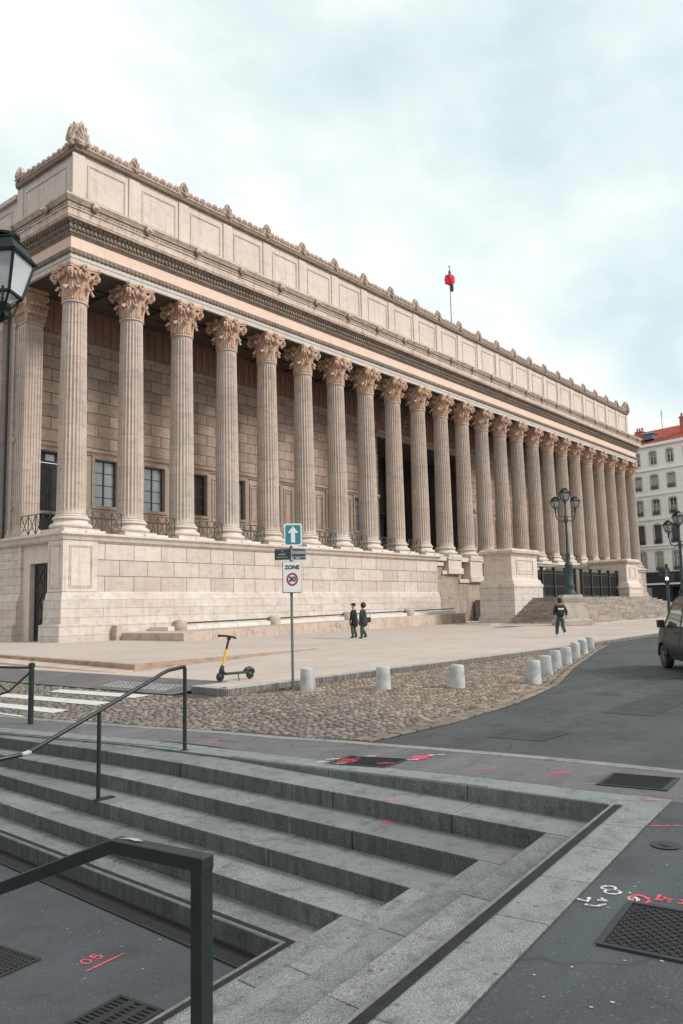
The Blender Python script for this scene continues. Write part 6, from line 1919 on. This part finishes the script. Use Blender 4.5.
    for s, (ex, ey, ez, hx, hy, hz) in zip((1,-1), arms):
        i0 = len(cv); cv += [(0,s*.19,1.39),(ex,s*ey,ez),(hx,s*hy,hz+.01)]; cr += [.078,.064,.05]; ce += [(ci,i0),(i0,i0+1),(i0+1,i0+2)]
    ct = skin_obj('coat' if coat_len < .9 else 'jacket', cv, ce, cr, M[coat], g_, 2, root=0)
    if print_:
        q = MB(); q.grid(lambda u, v_: (-.150-.012*math.sin(u*PI), (u-.5)*.26, 1.22+.075*v_+.012*math.sin(u*17)), 10, 3, .5)
        q.build('back_print', M['shoew'], ct, fixn=False)
    # hair / head cover
    hz_ = 1.66
    def blob(nm, c, rx, ry, rz_, m, par, lump=.0):
        q = MB()
        def f(u, v_):
            a = 2*PI*u; bb_ = PI*(v_-.5); d = 1+lump*math.sin(a*5+v_*9)*math.cos(bb_)+lump*.6*math.sin(v_*21+a*3)
            return (c[0]+rx*math.cos(bb_)*math.cos(a)*d, c[1]+ry*math.cos(bb_)*math.sin(a)*d, c[2]+rz_*math.sin(bb_)*d)
        q.grid(f, 24, 14, .5, closed_u=True); return q.build(nm, M[m], par, smooth=True)
    if hair == 'long': blob('hair', (-.035,0,1.655), .135, .14, .145, 'hairb', g_, .06)
    elif hair == 'short': blob('hair', (-.02,0,1.695), .11, .098, .085, 'hairb', g_, .03)
    if hood: blob('hood', (-.025,0,1.645), .112, .108, .135, coat, g_, .02)
    if hat:
        h = blob('cap', (.0,0,1.72), .118, .105, .075, 'blackc', g_)
        q = MB(); q.grid(lambda u, v_: (.08+.09*v_, (u-.5)*.16*(1-.4*v_), 1.715-.02*v_+.02*math.sin(u*PI)), 8, 4, .5); q.grid(lambda u, v_: (.08+.09*v_, (u-.5)*.16*(1-.4*v_), 1.705-.02*v_+.02*math.sin(u*PI)), 8, 4, .5); q.build('peak', M['blackc'], h, fixn=False)
    for s in (1,-1):
        e = MB(); e.lathe([(0,-.01),(.011,-.004),(.011,.004),(0,.01)], (.098,s*.034,1.645), 8, capt=False); e.build('eye', M['shoe'], b)
        e = MB(); e.lathe([(0,-.03),(.016,-.02),(.02,.0),(.014,.024),(0,.03)], (.01,s*.096,1.635), 8, capt=False); e.build('ear', M['skin'], b, smooth=True)
    e = MB(); e.box((.088,-.024,1.565),(.1,.024,1.575)); e.build('mouth', M['sgred'], b, bevel=.003)
    return g_
arms_dn = ((-.05,.27,1.13,.03,.27,.90), (.05,.26,1.13,.12,.25,.91))
fac = math.atan2(.777,-.63)   # couple face to the left along the frontage
person((32.55,25.75,0), fac-.35, 'person in dark green coat and peaked cap walking beside another in a grey coat', ((.06,.02,.0),(.03,-.10,.03)), arms_dn, 'coatg', .50, 'trous', 'boot', 'short', hat=True)
person((32.10,24.80,0), fac-.25, 'person with thick curly dark hair in charcoal coat carrying a shoulder bag', ((.05,.06,.0),(.08,-.12,.05)), ((.0,.28,1.13,.12,.26,.95),(.0,.27,1.15,.1,.24,1.0)), 'coatgrey', .54, 'trousg', 'boot', 'long', scale=1.01)
hb = empty('handbag', (32.12,24.70,.0), fac-.25, 'dark leather bag hanging at the hip of the person in the charcoal coat', 'handbag')
q = MB(); q.box((-.17,-.07,.80),(.17,.07,1.06)); q.build('bag', M['leather'], hb, bevel=.05, seg=3)
q = MB(); q.tube([(-.14,0,1.05),(-.12,.03,1.30),(0,.08,1.46),(.12,.03,1.30),(.14,0,1.05)], .012, 6); q.build('strap', M['leather'], hb, smooth=True)
hb.location = (32.26,24.63,0); hb.rotation_euler = (0,0,math.atan2(-.777,.63))
person((35.3,15.75,0), math.atan2(.57,.82)+.15, 'person in black hooded jacket with white back print and jeans walking away', ((.20,.26,.0),(.02,-.26,.10)), ((-.04,.27,1.14,.10,.24,.98),(-.10,.27,1.14,-.04,.26,.95)), 'blackc', .93, 'jeans', 'shoe', 'none', shoem='shoew', hood=True, print_=True, scale=1.02)

# ------------------------------------------------------------------ weeds along the kerb
mb = MB()
def tuft(x, y, n_, h):
    z = gz(x, y)
    for k in range(n_):
        a = random.random()*2*PI; r_ = random.random()*.09; hh = h*random.uniform(.4,1)
        bx0, by0 = x+r_*math.cos(a), y+r_*math.sin(a); dx, dy = random.uniform(-.04,.04), random.uniform(-.04,.04); w = .006
        mb.add([(bx0-w,by0,z),(bx0+w,by0,z),(bx0+dx,by0+dy,z+hh)], [(0,1,2)])
for i in range(700):
    x = random.uniform(11.5, 40)**1.0
    yk = 12.27 if x < 27.2 else (12.27+(x-27.2)/6.1*.33 if x < 33.3 else 12.60+(x-33.3)/7*.38)
    tuft(x, yk-.05+random.uniform(-.05,.0), 8, random.uniform(.02,.055))
for i in range(40): tuft(12.88+random.gauss(0,.5), 12.0+random.gauss(0,.12), 12, .09)
for (x, y, lb) in bol:  # tufts added round the bollard feet to stand in for contact shade
    for i in range(5):
        a = random.random()*2*PI; tuft(x+.22*math.cos(a), y+.22*math.sin(a), 6, .04)
M['weed'] = simple('weed_green', (.04,.05,.025), .8, var=.5, scale=3, obj=False)
o = mb.build('weeds', M['weed'], fixn=False); o['kind'] = 'stuff'; tag(o, 'small weeds along the plaza kerb, with added contact-shade tufts round the bollards', 'weeds')
# scraps of litter and chewing gum specks on the lower pavement and treads
mb = MB()
for i in range(130):
    p, q = random.uniform(2.4,6.0), random.uniform(2.1,8)
    w = sk(p, q); s = random.uniform(.004,.016)
    mb.add([(w.x+s*math.cos(a)*random.uniform(.6,1.2), w.y+s*math.sin(a)*random.uniform(.6,1.2), ZF+.004) for a in (0,1.3,2.5,3.9,5.1)], [(0,1,2,3,4)])
for i in range(70):
    a, b2 = random.uniform(.2,4), random.uniform(-2.6,-.42); w = ab(a, b2); s = random.uniform(.004,.012)
    mb.add([(w.x+s*math.cos(t), w.y+s*math.sin(t), gz(w.x,w.y)+.0095) for t in (0,1.3,2.5,3.9,5.1)], [(0,1,2,3,4)])
M['gum'] = simple('pale_gum', (.30,.30,.29), .8, obj=False)
o = mb.build('litter_specks', M['gum'], fixn=False); o['kind'] = 'stuff'; tag(o, 'pale gum and litter specks on the asphalt', 'litter')

# ------------------------------------------------------------------ sky and light
SUN_EL, SUN_AZ = 38., 158.      # azimuth clockwise from +Y
sund = Vector((math.sin(R(SUN_AZ))*math.cos(R(SUN_EL)), math.cos(R(SUN_AZ))*math.cos(R(SUN_EL)), math.sin(R(SUN_EL))))
sl = bpy.data.lights.new('sun', 'SUN'); sl.energy = 2.8; sl.angle = R(16); sl.color = (1,.94,.88)
so = bpy.data.objects.new('sun', sl); COL.objects.link(so); so.rotation_euler = sund.to_track_quat('Z','Y').to_euler()
wd = bpy.data.worlds.new('World'); sc.world = wd; wd.use_nodes = True
n, l = wd.node_tree.nodes, wd.node_tree.links
bg = n['Background']
sky = n.new('ShaderNodeTexSky'); sky.sky_type = 'NISHITA'; sky.sun_disc = False
sky.sun_elevation = R(SUN_EL); sky.sun_rotation = R(SUN_AZ); sky.air_density = 1.2; sky.dust_density = 2.5
tc = n.new('ShaderNodeTexCoord')
mp_ = mapping(n, l, tc.outputs['Generated'], (1.2,1.2,3.0), rot=(.1,.0,.5))
c1_ = noise_node(n, l, mp_, 1.15, 7, .52)
mp2 = mapping(n, l, tc.outputs['Generated'], (1.5,4.5,5.5), rot=(.2,.5,.9))
c2_ = noise_node(n, l, mp2, 1.3, 6, .5)
cov = mth(n, l, 'ADD', mth(n, l, 'MULTIPLY', c1_, .55), mth(n, l, 'MULTIPLY', c2_, .45))
spd = n.new('ShaderNodeSeparateXYZ'); l.new(tc.outputs['Generated'], spd.inputs[0])
bias = mth(n, l, 'ADD', mth(n, l, 'MULTIPLY', spd.outputs[0], -.075), mth(n, l, 'MULTIPLY', spd.outputs[1], .095))   # cloud bank lies to the north-west
bias = mth(n, l, 'ADD', bias, mth(n, l, 'MULTIPLY', ramp(n, l, spd.outputs[2], [(.0, g(1)), (.42, g(0))]), .16))      # and thickens low down
cov = mth(n, l, 'ADD', cov, bias)
cf = ramp(n, l, cov, [(.38, g(.78)), (.60, g(1.0))])
shade = ramp(n, l, cov, [(.38, (6.3,7.6,7.75)), (.49, (7.5,8.35,8.35)), (.60, (8.7,8.9,8.75)), (.74, (9.1,8.9,8.6))])
mixc = mix(n, l, cf, sky.outputs[0], shade)
l.new(mixc, bg.inputs['Color']); bg.inputs['Strength'].default_value = .099
SKYMIX = None

# ------------------------------------------------------------------ camera
pi_, ro_, ya_ = R(6.76407), R(-1.26747), R(50.95346)
fwv = Vector((math.sin(ya_)*math.cos(pi_), math.cos(ya_)*math.cos(pi_), math.sin(pi_)))
r0v = Vector((math.cos(ya_), -math.sin(ya_), 0)); u0v = r0v.cross(fwv)
rv = r0v*math.cos(ro_)+u0v*math.sin(ro_); uv = -r0v*math.sin(ro_)+u0v*math.cos(ro_)
cam = bpy.data.cameras.new('camera'); co = bpy.data.objects.new('camera', cam); COL.objects.link(co)
co.matrix_world = Matrix(((rv.x,uv.x,-fwv.x,0),(rv.y,uv.y,-fwv.y,0),(rv.z,uv.z,-fwv.z,1.6),(0,0,0,1)))
cam.sensor_fit = 'VERTICAL'; cam.sensor_height = 36; cam.lens = 36*800.07/1024
cam.clip_start = .05; cam.clip_end = 5000
sc.camera = co
sc.view_settings.view_transform = 'Standard'; sc.view_settings.look = 'None'
sc.view_settings.exposure = .32; sc.view_settings.gamma = 1
sc.render.engine = 'CYCLES'
